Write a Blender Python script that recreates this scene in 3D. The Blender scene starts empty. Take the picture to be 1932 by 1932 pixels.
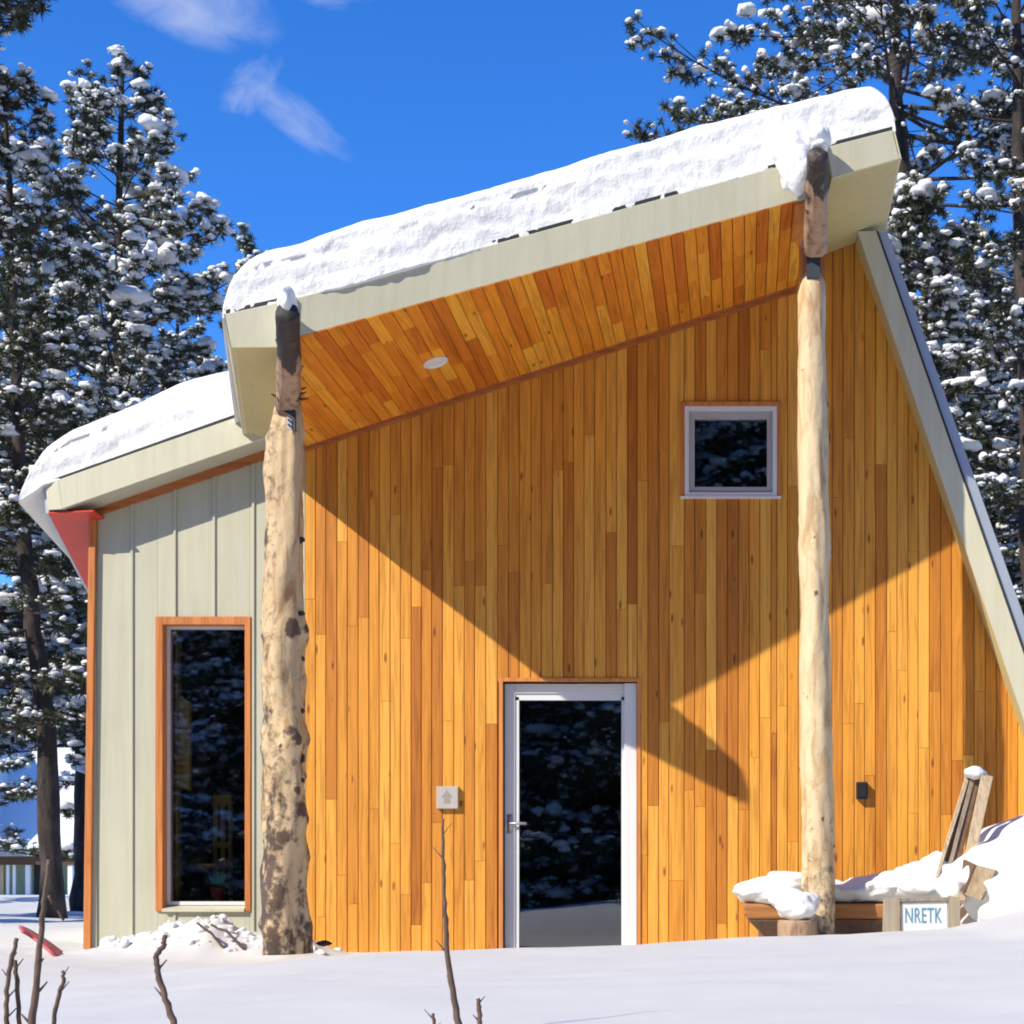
import bpy, math, random
import numpy as np
from mathutils import Vector, Matrix

# ------------------------------------------------------------------ camera, light, exposure
S = bpy.context.scene
COL = S.collection
R = math.radians
F = 3000.0 / 1932.0            # focal length in picture widths
VX, HY = 1400.0, 1650.0        # where the view axis meets the picture (1932 px wide)
D, CZ = 13.04, 0.596           # metres from camera to the front wall (plane Y=0), camera height

cam_d = bpy.data.cameras.new('camera')
cam = bpy.data.objects.new('camera', cam_d)
COL.objects.link(cam)
cam.location = (0, -D, CZ)
cam.rotation_euler = (R(90), 0, 0)
cam_d.sensor_width = 36.0
cam_d.sensor_fit = 'HORIZONTAL'
cam_d.lens = 36.0 * F
cam_d.shift_x = (966 - VX) / 1932.0
cam_d.shift_y = (HY - 966) / 1932.0
cam_d.clip_start = 0.05
cam_d.clip_end = 3000
S.camera = cam

SUN = Vector((0.596, 0.536, -0.600)).normalized()      # direction the sunlight travels
ELEV = math.asin(-SUN.z)
AZI = math.atan2(-SUN.x, -SUN.y)

world = bpy.data.worlds.new("World")
S.world = world
world.use_nodes = True
wt = world.node_tree
bg = wt.nodes['Background']
sky = wt.nodes.new('ShaderNodeTexSky')
sky.sky_type = 'NISHITA'
sky.sun_disc = False
sky.sun_elevation = ELEV
sky.sun_rotation = AZI % (2 * math.pi)
sky.altitude = 2200
sky.air_density = 1.0
sky.dust_density = 0.3
sky.ozone_density = 2.5
bg.inputs['Strength'].default_value = 0.145
hs = wt.nodes.new('ShaderNodeHueSaturation')
hs.inputs['Saturation'].default_value = 1.28
hs.inputs['Value'].default_value = 1.0
wt.links.new(sky.outputs['Color'], hs.inputs['Color'])
tint = wt.nodes.new('ShaderNodeMix')
tint.data_type = 'RGBA'
tint.blend_type = 'MULTIPLY'
tint.inputs['Factor'].default_value = 1.0
tint.inputs[7].default_value = (0.98, 1.30, 1.78, 1)      # deep mountain-winter blue
wt.links.new(hs.outputs['Color'], tint.inputs[6])
tc = wt.nodes.new('ShaderNodeTexCoord')


def wmath(op, a, b=None, c=None):
    n = wt.nodes.new('ShaderNodeMath')
    n.operation = op
    for i, v in enumerate((a, b, c)):
        if v is None:
            continue
        if isinstance(v, (int, float)):
            n.inputs[i].default_value = v
        else:
            wt.links.new(v, n.inputs[i])
    return n.outputs[0]


def cloud(px, py, rx, ry, rot, thr, gain):
    """a soft wisp round one direction of the sky: elliptical falloff times stretched noise"""
    d = Vector(((px - VX) / 3000.0, 1.0, (HY - py) / 3000.0)).normalized()
    ex = Vector((1, 0, 0))
    ex = (ex - d * ex.dot(d)).normalized()
    ez = ex.cross(d)
    ca, sa = math.cos(rot), math.sin(rot)
    ax = ex * ca + ez * sa
    ay = -ex * sa + ez * ca
    outs = []
    for v, r in ((ax, rx), (ay, ry)):
        m = wt.nodes.new('ShaderNodeVectorMath')
        m.operation = 'DOT_PRODUCT'
        wt.links.new(tc.outputs['Generated'], m.inputs[0])
        m.inputs[1].default_value = v
        q = wmath('SUBTRACT', m.outputs['Value'], v.dot(d))
        q = wmath('DIVIDE', q, r / 3200.0)
        outs.append(q)
    comb = wt.nodes.new('ShaderNodeCombineXYZ')
    wt.links.new(outs[0], comb.inputs[0])
    wt.links.new(outs[1], comb.inputs[1])
    nz = wt.nodes.new('ShaderNodeTexNoise')
    nz.inputs['Scale'].default_value = 1.7
    nz.inputs['Detail'].default_value = 7
    nz.inputs['Roughness'].default_value = 0.55
    nz.inputs['Distortion'].default_value = 0.6
    wt.links.new(comb.outputs[0], nz.inputs['Vector'])
    r2 = wmath('ADD', wmath('MULTIPLY', outs[0], outs[0]), wmath('MULTIPLY', outs[1], outs[1]))
    fall = wmath('SUBTRACT', 1.0, r2)
    m = wmath('ADD', wmath('MULTIPLY', fall, 0.55), wmath('SUBTRACT', nz.outputs['Fac'], thr))
    m = wmath('MULTIPLY', m, gain)
    n = wt.nodes.new('ShaderNodeClamp')
    wt.links.new(m, n.inputs[0])
    fc = wt.nodes.new('ShaderNodeClamp')
    wt.links.new(wmath('MULTIPLY', fall, 1.6), fc.inputs[0])
    return wmath('MULTIPLY', n.outputs[0], fc.outputs[0])


cl = cloud(345, -15, 175, 95, R(-22), 0.60, 0.95)
for a in ((560, 225, 120, 45, R(-36), 0.62, 0.62), (475, 165, 80, 48, R(40), 0.68, 0.7), (600, -30, 110, 50, R(-10), 0.74, 0.6),
          (-900, 200, 400, 120, R(-20), 0.6, 1.2),
          (2900, -300, 500, 160, R(10), 0.6, 1.0)):
    cl = wmath('MAXIMUM', cl, cloud(*a))
mx = wt.nodes.new('ShaderNodeMix')
mx.data_type = 'RGBA'
wt.links.new(cl, mx.inputs['Factor'])
wt.links.new(tint.outputs[2], mx.inputs[6])
mx.inputs[7].default_value = (4.3, 4.7, 5.9, 1)
wt.links.new(mx.outputs[2], bg.inputs['Color'])

sun_d = bpy.data.lights.new('sun', 'SUN')
sun_d.energy = 5.0
sun_d.angle = R(0.53)
sun_d.color = (1.0, 0.93, 0.76)
sun = bpy.data.objects.new('sun', sun_d)
sun.location = (-20, -20, 20)
sun.rotation_euler = SUN.to_track_quat('-Z', 'Y').to_euler()
COL.objects.link(sun)

S.view_settings.view_transform = 'Standard'
S.view_settings.look = 'None'
S.view_settings.gamma = 1.0
S.view_settings.exposure = 0.12
S.render.engine = 'CYCLES'
S.cycles.use_denoising = True
S.cycles.max_bounces = 8
S.cycles.diffuse_bounces = 2
S.cycles.transparent_max_bounces = 12
S.cycles.sample_clamp_indirect = 6
S.cycles.filter_width = 1.9

# ------------------------------------------------------------------ helpers
BASE = {}


def at(px, py, Y):
    """the world point on the plane Y=const that the photograph shows at (px, py)"""
    k = (D + Y) / 3000.0
    return Vector(((px - VX) * k, Y, CZ + (HY - py) * k))


def tag(o, label=None, cat=None, group=None, kind=None):
    for k, v in (('label', label), ('category', cat), ('group', group), ('kind', kind)):
        if v:
            o[k] = v
    return o


def thing(name, loc, label, cat, group=None):
    o = bpy.data.objects.new(name, None)
    o.empty_display_size = 0.2
    o.location = loc
    COL.objects.link(o)
    BASE[o.name] = Vector(loc)
    return tag(o, label, cat, group)


def mesh(name, verts, faces, mat, parent=None, smooth=False, label=None):
    """one mesh object; verts are world positions, stored relative to the thing's base"""
    b = Vector((0, 0, 0))
    if parent is not None:
        b = BASE[parent.name]
    me = bpy.data.meshes.new(name)
    v = np.asarray(verts, dtype=np.float64) - np.array(b)
    me.from_pydata(v.tolist() if isinstance(faces, list) else v, [], faces)
    if mat is not None:
        me.materials.append(mat)
    if smooth:
        me.polygons.foreach_set('use_smooth', [True] * len(me.polygons))
    me.update()
    o = bpy.data.objects.new(name, me)
    COL.objects.link(o)
    if parent is not None:
        o.parent = parent
        BASE[o.name] = b
    else:
        BASE[o.name] = Vector((0, 0, 0))
    if label:
        o['label'] = label
    return o


def top_mesh(name, verts, faces, mat, loc, label, cat, group=None, smooth=False):
    """a thing that is one mesh, with its origin at its base"""
    me = bpy.data.meshes.new(name)
    v = np.asarray(verts, dtype=np.float64) - np.array(Vector(loc))
    me.from_pydata(v.tolist(), [], faces)
    me.materials.append(mat)
    if smooth:
        me.polygons.foreach_set('use_smooth', [True] * len(me.polygons))
    o = bpy.data.objects.new(name, me)
    o.location = loc
    COL.objects.link(o)
    BASE[o.name] = Vector(loc)
    return tag(o, label, cat, group)


class MB:
    def __init__(self):
        self.v, self.f = [], []

    def add(self, vs, fs):
        n = len(self.v)
        self.v += [tuple(p) for p in vs]
        self.f += [tuple(i + n for i in f) for f in fs]
        return self

    def hexa(self, p):
        """8 corners: bottom ring 0-3, top ring 4-7"""
        return self.add(p, [(3, 2, 1, 0), (4, 5, 6, 7), (0, 1, 5, 4), (1, 2, 6, 5), (2, 3, 7, 6), (3, 0, 4, 7)])

    def box(self, x0, x1, y0, y1, z0, z1):
        return self.hexa([(x0, y0, z0), (x1, y0, z0), (x1, y1, z0), (x0, y1, z0),
                          (x0, y0, z1), (x1, y0, z1), (x1, y1, z1), (x0, y1, z1)])

    def prism(self, poly, off):
        """polygon of 3D points extruded by the vector off"""
        n = len(poly)
        off = Vector(off)
        vs = [Vector(p) for p in poly] + [Vector(p) + off for p in poly]
        fs = [tuple(range(n)), tuple(range(2 * n - 1, n - 1, -1))]
        fs += [(i, i + n, (i + 1) % n + n, (i + 1) % n) for i in range(n)]
        return self.add(vs, fs)

    def tube(self, pts, rad, seg=8, caps=True):
        pts = [Vector(p) for p in pts]
        rings = []
        for i, p in enumerate(pts):
            t = (pts[min(i + 1, len(pts) - 1)] - pts[max(i - 1, 0)])
            if t.length < 1e-9:
                t = Vector((0, 0, 1))
            t.normalize()
            a = t.cross(Vector((0, 1, 0.01)) if abs(t.y) < 0.9 else Vector((1, 0, 0))).normalized()
            b = t.cross(a)
            r = rad[i] if hasattr(rad, '__len__') else rad
            rings.append([p + (a * math.cos(2 * math.pi * k / seg) + b * math.sin(2 * math.pi * k / seg)) * r
                          for k in range(seg)])
        vs = [q for r in rings for q in r]
        fs = []
        for i in range(len(rings) - 1):
            for k in range(seg):
                k2 = (k + 1) % seg
                fs.append((i * seg + k, i * seg + k2, (i + 1) * seg + k2, (i + 1) * seg + k))
        if caps:
            fs.append(tuple(range(seg - 1, -1, -1)))
            fs.append(tuple((len(rings) - 1) * seg + k for k in range(seg)))
        return self.add(vs, fs)

    def build(self, name, mat, parent=None, smooth=False, label=None):
        o = mesh(name, self.v, self.f, mat, parent, smooth, label)
        fix(o)
        return o


def fix(o):
    import bmesh
    bm = bmesh.new()
    bm.from_mesh(o.data)
    bmesh.ops.recalc_face_normals(bm, faces=bm.faces)
    bm.to_mesh(o.data)
    bm.free()


def bevel(o, w=0.006, seg=1):
    m = o.modifiers.new('bevel', 'BEVEL')
    m.width = w
    m.segments = seg
    m.limit_method = 'ANGLE'
    return o


# vectorised value noise
def _h(ix, iy, iz, seed):
    n = (ix * 374761393 + iy * 668265263 + iz * 2147483647 + seed * 974634777) & 0xffffffff
    n = ((n ^ (n >> 13)) * 1274126177) & 0xffffffff
    n = (n ^ (n >> 16)) & 0xffffffff
    return n / 4294967295.0


def vnoise(x, y, z=0.0, seed=1):
    x, y, z = np.broadcast_arrays(np.asarray(x, float), np.asarray(y, float), np.asarray(z, float))
    xi, yi, zi = (np.floor(q).astype(np.int64) for q in (x, y, z))
    fx, fy, fz = x - xi, y - yi, z - zi
    fx, fy, fz = (q * q * (3 - 2 * q) for q in (fx, fy, fz))
    r = 0
    for dx in (0, 1):
        for dy in (0, 1):
            for dz in (0, 1):
                w = (fx if dx else 1 - fx) * (fy if dy else 1 - fy) * (fz if dz else 1 - fz)
                r = r + w * _h(xi + dx, yi + dy, zi + dz, seed)
    return r * 2 - 1


def fbm(x, y, z=0.0, seed=1, octv=4, g=0.5):
    r, a, s = 0, 1.0, 1.0
    for i in range(octv):
        r = r + a * vnoise(np.asarray(x) * s, np.asarray(y) * s, np.asarray(z) * s, seed + i * 7)
        a *= g
        s *= 2.03
    return r


# ------------------------------------------------------------------ materials
def new_mat(name):
    m = bpy.data.materials.new(name)
    m.use_nodes = True
    nt = m.node_tree
    p = nt.nodes['Principled BSDF']
    return m, nt, p


def node(nt, typ, **kw):
    n = nt.nodes.new(typ)
    for k, v in kw.items():
        if k in n.inputs:
            n.inputs[k].default_value = v
        else:
            setattr(n, k, v)
    return n


def ramp(nt, fac, stops, interp='LINEAR'):
    r = nt.nodes.new('ShaderNodeValToRGB')
    r.color_ramp.interpolation = interp
    el = r.color_ramp.elements
    while len(el) < len(stops):
        el.new(0.5)
    for e, (pos, c) in zip(el, stops):
        e.position = pos
        e.color = (*c, 1)
    if fac is not None:
        nt.links.new(fac, r.inputs['Fac'])
    return r.outputs['Color']


def mixc(nt, fac, a, b, blend='MIX'):
    m = nt.nodes.new('ShaderNodeMix')
    m.data_type = 'RGBA'
    m.blend_type = blend
    for s, v in ((m.inputs['Factor'], fac), (m.inputs[6], a), (m.inputs[7], b)):
        if isinstance(v, (int, float)):
            s.default_value = v
        elif isinstance(v, tuple):
            s.default_value = (*v, 1)
        else:
            nt.links.new(v, s)
    return m.outputs[2]


def coords(nt, scale=(1, 1, 1), rnd=True):
    tcn = nt.nodes.new('ShaderNodeTexCoord')
    mp = nt.nodes.new('ShaderNodeMapping')
    mp.inputs['Scale'].default_value = scale
    nt.links.new(tcn.outputs['Object'], mp.inputs['Vector'])
    if rnd:
        oi = nt.nodes.new('ShaderNodeObjectInfo')
        mm = nt.nodes.new('ShaderNodeMath')
        mm.operation = 'MULTIPLY'
        mm.inputs[1].default_value = 37.0
        nt.links.new(oi.outputs['Random'], mm.inputs[0])
        cb = nt.nodes.new('ShaderNodeCombineXYZ')
        for i in range(3):
            nt.links.new(mm.outputs[0], cb.inputs[i])
        nt.links.new(cb.outputs[0], mp.inputs['Location'])
    return mp.outputs['Vector']


def noise(nt, vec, scale, detail=3, rough=0.5, dist=0.0):
    n = node(nt, 'ShaderNodeTexNoise', Scale=scale, Detail=detail, Roughness=rough, Distortion=dist)
    nt.links.new(vec, n.inputs['Vector'])
    return n.outputs['Fac']


def bump(nt, p, h, strength=0.3, dist=0.01):
    b = node(nt, 'ShaderNodeBump', Strength=strength, Distance=dist)
    nt.links.new(h, b.inputs['Height'])
    nt.links.new(b.outputs['Normal'], p.inputs['Normal'])


def board_mat(name, axis, cols, grain=0.5, rough=0.6, knots=True):
    """stained softwood boards: tone differs by board (object), grain runs along axis"""
    m, nt, p = new_mat(name)
    sc = [26, 26, 26]
    sc[axis] = 1.1
    v = coords(nt, tuple(sc))
    oi = nt.nodes.new('ShaderNodeObjectInfo')
    base = ramp(nt, oi.outputs['Random'], cols)
    g = noise(nt, v, 1.0, 5, 0.6, 1.2)
    g2 = noise(nt, v, 3.1, 3, 0.5)
    c = mixc(nt, 1.0, base, ramp(nt, g, [(0.30, (0.66, 0.56, 0.45)), (0.5, (0.95, 0.93, 0.9)), (0.72, (1.12, 1.1, 1.05))]), 'MULTIPLY')
    c = mixc(nt, 0.35 * grain, c, ramp(nt, g2, [(0.35, (0.35, 0.28, 0.2)), (0.6, (1, 1, 1))]), 'MULTIPLY')
    if knots:
        sk = [13, 13, 13]
        sk[axis] = 3.6
        vk = coords(nt, tuple(sk))
        vo = node(nt, 'ShaderNodeTexVoronoi', Scale=0.8, Randomness=1.0)
        nt.links.new(vk, vo.inputs['Vector'])
        kf = ramp(nt, vo.outputs['Distance'], [(0.07, (0, 0, 0)), (0.15, (1, 1, 1))])
        sel = nt.nodes.new('ShaderNodeSeparateColor')
        nt.links.new(vo.outputs['Color'], sel.inputs[0])
        pick = ramp(nt, sel.outputs[0], [(0.46, (1, 1, 1)), (0.50, (0, 0, 0))])
        kk = mixc(nt, pick, kf, (1, 1, 1))
        c = mixc(nt, 1.0, c, ramp(nt, kk, [(0, (0.38, 0.27, 0.2)), (1, (1, 1, 1))]), 'MULTIPLY')
    nt.links.new(c, p.inputs['Base Color'])
    p.inputs['Roughness'].default_value = rough
    bump(nt, p, g, 0.25, 0.004)
    return m


def plain(name, col, rough=0.6, var=0.12, scale=3.0, bumpy=0.0, metal=0.0, bscale=40, streak=0.0):
    m, nt, p = new_mat(name)
    v = coords(nt)
    n = noise(nt, v, scale, 5, 0.6)
    lo = tuple(c * (1 - var) for c in col)
    hi = tuple(min(1, c * (1 + var)) for c in col)
    cc = ramp(nt, n, [(0.3, lo), (0.7, hi)])
    if streak:
        vs_ = coords(nt, (9, 9, 0.5))
        ns = noise(nt, vs_, 1.6, 6, 0.65)
        q_ = 1 - streak
        cc = mixc(nt, 1.0, cc, ramp(nt, ns, [(0.36, (q_, q_ * .985, q_ * .95)), (0.56, (1, 1, 1))]), 'MULTIPLY')
    nt.links.new(cc, p.inputs['Base Color'])
    p.inputs['Roughness'].default_value = rough
    p.inputs['Metallic'].default_value = metal
    if bumpy:
        bump(nt, p, noise(nt, v, bscale, 4), bumpy, 0.01)
    return m


M = {}
M['wall_board'] = board_mat('wall_board_wood', 2, [(0.0, (0.50, 0.165, 0.012)), (0.10, (0.66, 0.25, 0.024)), (0.5, (0.79, 0.34, 0.038)),
                                              (0.85, (0.86, 0.405, 0.055)), (1.0, (0.89, 0.455, 0.075))])
M['soffit_board'] = board_mat('soffit_board_wood', 1, [(0.0, (0.64, 0.17, 0.010)), (0.3, (0.78, 0.25, 0.015)), (0.7, (0.90, 0.34, 0.024)),
                                                       (1.0, (0.95, 0.45, 0.045))])
M['trim'] = board_mat('cedar_trim_wood', 2, [(0.0, (0.64, 0.22, 0.05)), (1.0, (0.72, 0.28, 0.075))], knots=False)
M['trim_h'] = board_mat('cedar_band_wood', 0, [(0.0, (0.42, 0.13, 0.03)), (1.0, (0.52, 0.17, 0.045))], knots=True)
M['fascia'] = plain('pale_green_fascia_paint', (0.64, 0.61, 0.455), 0.55, 0.05, 1.2, 0.06, streak=0.06)
M['soffit_panel'] = plain('pale_green_paint_warm_shade', (0.58, 0.50, 0.24), 0.6, 0.05, 1.5, 0.04, streak=0.06)  # the fascia paint, with warm bounce in the eaves' shade put into its colour
M['panel'] = plain('pale_green_siding_paint', (0.54, 0.525, 0.40), 0.6, 0.05, 1.4, 0.08, streak=0.07)
M['red'] = plain('red_soffit_paint', (0.64, 0.040, 0.018), 0.5, 0.08)
M['white'] = plain('white_frame_paint', (0.76, 0.76, 0.78), 0.35, 0.03)
M['grey_frame'] = plain('grey_window_frame', (0.45, 0.45, 0.48), 0.4, 0.05)
M['dark'] = plain('dark_sheathing', (0.03, 0.02, 0.015), 0.8)
M['membrane'] = plain('dark_roof_membrane', (0.03, 0.03, 0.033), 0.7)
M['metal'] = plain('galvanised_roof_metal', (0.46, 0.51, 0.60), 0.45, 0.06, 2.0, 0.0, 0.35)
M['steel'] = plain('weathered_steel', (0.07, 0.08, 0.10), 0.5, 0.2, 6, 0.1, 0.6)
M['steel_light'] = plain('bare_steel_plate', (0.5, 0.5, 0.55), 0.45, 0.1, 6, 0.0, 0.5)
M['interior'] = plain('unlit_room_darkness', (0.022, 0.020, 0.018), 0.8)  # near black: the darkness of the unlit rooms is put into the colour
M['black'] = plain('black_plastic', (0.012, 0.012, 0.018), 0.5)
M['weathered'] = board_mat('weathered_grey_wood', 2, [(0.0, (0.30, 0.25, 0.20)), (1.0, (0.42, 0.36, 0.28))], knots=False, rough=0.8)
M['tan'] = board_mat('weathered_tan_wood', 2, [(0.0, (0.50, 0.38, 0.25)), (1.0, (0.62, 0.50, 0.36))], knots=True, rough=0.8)
M['oldbrown'] = board_mat('old_brown_wood', 2, [(0.0, (0.13, 0.075, 0.055)), (1.0, (0.2, 0.12, 0.085))], knots=False, rough=0.8)
M['bench'] = board_mat('bench_log_wood', 0, [(0.0, (0.42, 0.17, 0.05)), (1.0, (0.5, 0.22, 0.07))], knots=True)
M['twig'] = plain('bare_twig_bark', (0.13, 0.085, 0.065), 0.8, 0.3, 20, 0.3)
M['signwhite'] = plain('white_sign_board', (0.74, 0.76, 0.78), 0.6, 0.05, 8)
M['ink'] = plain('blue_green_lettering', (0.10, 0.28, 0.40), 0.6, 0.1)
M['grey_ink'] = plain('grey_emblem_paint', (0.33, 0.31, 0.30), 0.6)
M['redcloth'] = plain('faded_red_plastic', (0.55, 0.10, 0.11), 0.5, 0.15, 5)
M['pot'] = plain('red_clay_pot', (0.45, 0.05, 0.04), 0.7)
M['leaf'] = plain('green_pot_leaf', (0.05, 0.30, 0.08), 0.5, 0.4, 30)
M['yellowwood'] = plain('interior_yellow_wood', (0.82, 0.58, 0.18), 0.6, 0.15, 4)  # lightened to put the sun on the interior post into the colour
M['housegreen'] = plain('far_house_green_paint', (0.36, 0.46, 0.32), 0.7)
M['brownbeam'] = plain('far_house_brown_beam', (0.09, 0.045, 0.025), 0.8)
M['greyfascia'] = plain('far_house_grey_eave', (0.42, 0.43, 0.42), 0.6)
M['needles'], nt, p = new_mat('pine_needles')
v = coords(nt)
nn = noise(nt, v, 2.2, 3)
nt.links.new(ramp(nt, nn, [(0.3, (0.034, 0.040, 0.020)), (0.55, (0.068, 0.075, 0.036)), (0.75, (0.13, 0.125, 0.055))]), p.inputs['Base Color'])
p.inputs['Roughness'].default_value = 0.6


def bark_mat():
    m, nt, p = new_mat('pine_bark')
    v = coords(nt, (1, 1, 0.3), False)
    n = noise(nt, v, 9, 5, 0.65, 0.5)
    nt.links.new(ramp(nt, n, [(0.3, (0.018, 0.014, 0.012)), (0.5, (0.05, 0.036, 0.030)), (0.7, (0.095, 0.07, 0.06))]), p.inputs['Base Color'])
    p.inputs['Roughness'].default_value = 0.9
    bump(nt, p, n, 0.8, 0.06)
    return m


M['bark'] = bark_mat()


def snow_mat(name, col=(0.83, 0.83, 0.83), s1=7.0, strength=0.35, dist=0.03):
    m, nt, p = new_mat(name)
    v = coords(nt, (1, 1, 1), False)
    p.inputs['Base Color'].default_value = (*col, 1)
    p.inputs['Roughness'].default_value = 0.7
    p.inputs['Specular IOR Level'].default_value = 0.25
    a = noise(nt, v, s1, 5, 0.6)
    b = noise(nt, v, s1 * 9, 3, 0.6)
    mm = nt.nodes.new('ShaderNodeMath')
    mm.operation = 'MULTIPLY_ADD'
    mm.inputs[1].default_value = 0.25
    nt.links.new(b, mm.inputs[0])
    nt.links.new(a, mm.inputs[2])
    bump(nt, p, mm.outputs[0], strength, dist)
    return m


M['snow'] = snow_mat('snow_on_things')
M['snow_roof'] = snow_mat('layered_roof_snow', (0.91, 0.91, 0.905), s1=5.0, strength=0.45, dist=0.05)
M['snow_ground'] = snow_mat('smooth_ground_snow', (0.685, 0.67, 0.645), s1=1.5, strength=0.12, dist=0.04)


def log_mat(name, cream, streak, dark, bark=0.0):
    """peeled pine log: cream sapwood, orange streaks, knots (attribute knot) and left-over bark (attribute bark)"""
    m, nt, p = new_mat(name)
    v = coords(nt, (1, 1, 0.22))
    n = noise(nt, v, 14, 5, 0.6, 0.8)
    c = ramp(nt, n, [(0.34, streak), (0.5, cream), (0.75, tuple(min(1, x * 1.12) for x in cream))])
    v2 = coords(nt, (1, 1, 0.8))
    n2 = noise(nt, v2, 15, 6, 0.72, 0.25)
    for nm, colr in (('bark', dark), ('knot', (0.12, 0.068, 0.045))):
        at_ = nt.nodes.new('ShaderNodeAttribute')
        at_.attribute_name = nm
        mul = nt.nodes.new('ShaderNodeMath')
        mul.operation = 'MULTIPLY_ADD'
        nt.links.new(at_.outputs['Fac'], mul.inputs[0])
        mul.inputs[1].default_value = 1.0
        sub = nt.nodes.new('ShaderNodeMath')
        sub.operation = 'MULTIPLY_ADD'
        nt.links.new(n2, sub.inputs[0])
        sub.inputs[1].default_value = 1.1
        sub.inputs[2].default_value = -0.62
        nt.links.new(sub.outputs[0], mul.inputs[2])
        f = ramp(nt, mul.outputs[0], [(0.40, (0, 0, 0)), (0.62, (1, 1, 1))])
        c = mixc(nt, f, c, colr)
    nt.links.new(c, p.inputs['Base Color'])
    p.inputs['Roughness'].default_value = 0.65
    bump(nt, p, n2, 0.5, 0.02)
    return m


M['log'] = log_mat('peeled_pine_log', (0.70, 0.54, 0.33), (0.52, 0.32, 0.15), (0.10, 0.065, 0.05))
M['log_tan'] = log_mat('knotty_tan_log', (0.64, 0.46, 0.26), (0.46, 0.25, 0.10), (0.085, 0.055, 0.042))
M['logbeam'] = log_mat('half_peeled_beam_log', (0.42, 0.27, 0.17), (0.20, 0.11, 0.07), (0.045, 0.035, 0.032))


def glass_mat(name, rmin=0.13):
    m, nt, p = new_mat(name)
    nt.nodes.remove(p)
    out = nt.nodes['Material Output']
    tr = nt.nodes.new('ShaderNodeBsdfTransparent')
    tr.inputs[0].default_value = (0.94, 0.95, 0.95, 1)
    gl = nt.nodes.new('ShaderNodeBsdfGlossy')
    gl.inputs['Roughness'].default_value = 0.015
    gl.inputs['Color'].default_value = (0.86, 0.92, 1.0, 1)
    fr = nt.nodes.new('ShaderNodeFresnel')
    fr.inputs[0].default_value = 1.5
    ad = nt.nodes.new('ShaderNodeMath')
    ad.operation = 'ADD'
    ad.inputs[1].default_value = rmin
    nt.links.new(fr.outputs[0], ad.inputs[0])
    mx_ = nt.nodes.new('ShaderNodeMixShader')
    nt.links.new(ad.outputs[0], mx_.inputs[0])
    nt.links.new(tr.outputs[0], mx_.inputs[1])
    nt.links.new(gl.outputs[0], mx_.inputs[2])
    nt.links.new(mx_.outputs[0], out.inputs['Surface'])
    tcn = coords(nt, (1, 1, 1), False)
    b = node(nt, 'ShaderNodeBump', Strength=0.05, Distance=0.01)
    nt.links.new(noise(nt, tcn, 1.4, 1), b.inputs['Height'])
    nt.links.new(b.outputs['Normal'], gl.inputs['Normal'])
    return m


M['glass'] = glass_mat('window_glass', 0.12)
M['glass_dark'] = glass_mat('dark_pane_glass', 0.06)

# ------------------------------------------------------------------ snow covered ground
FX = np.array([-400, 0, 77, 220, 333, 500, 700, 950, 1200, 1600, 1800, 1932, 2300])
FZP = np.array([1860, 1858, 1855, 1845, 1832, 1817, 1800, 1790, 1780, 1760, 1747, 1715, 1650])


def crest(px):
    return CZ + (HY - np.interp(px, FX, FZP)) * 9.0 / 3000.0


def smooth(t):
    t = np.clip(t, 0, 1)
    return t * t * (3 - 2 * t)


DRX = np.array([-200, 100, 187, 213, 247, 300, 333, 367, 417, 440, 470, 530, 575, 597, 630, 700, 2500])
DRY = np.array([1822, 1806, 1792, 1778, 1768, 1752, 1746, 1738, 1733, 1750, 1762, 1762, 1764, 1778, 1790, 1800, 1800])


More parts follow.
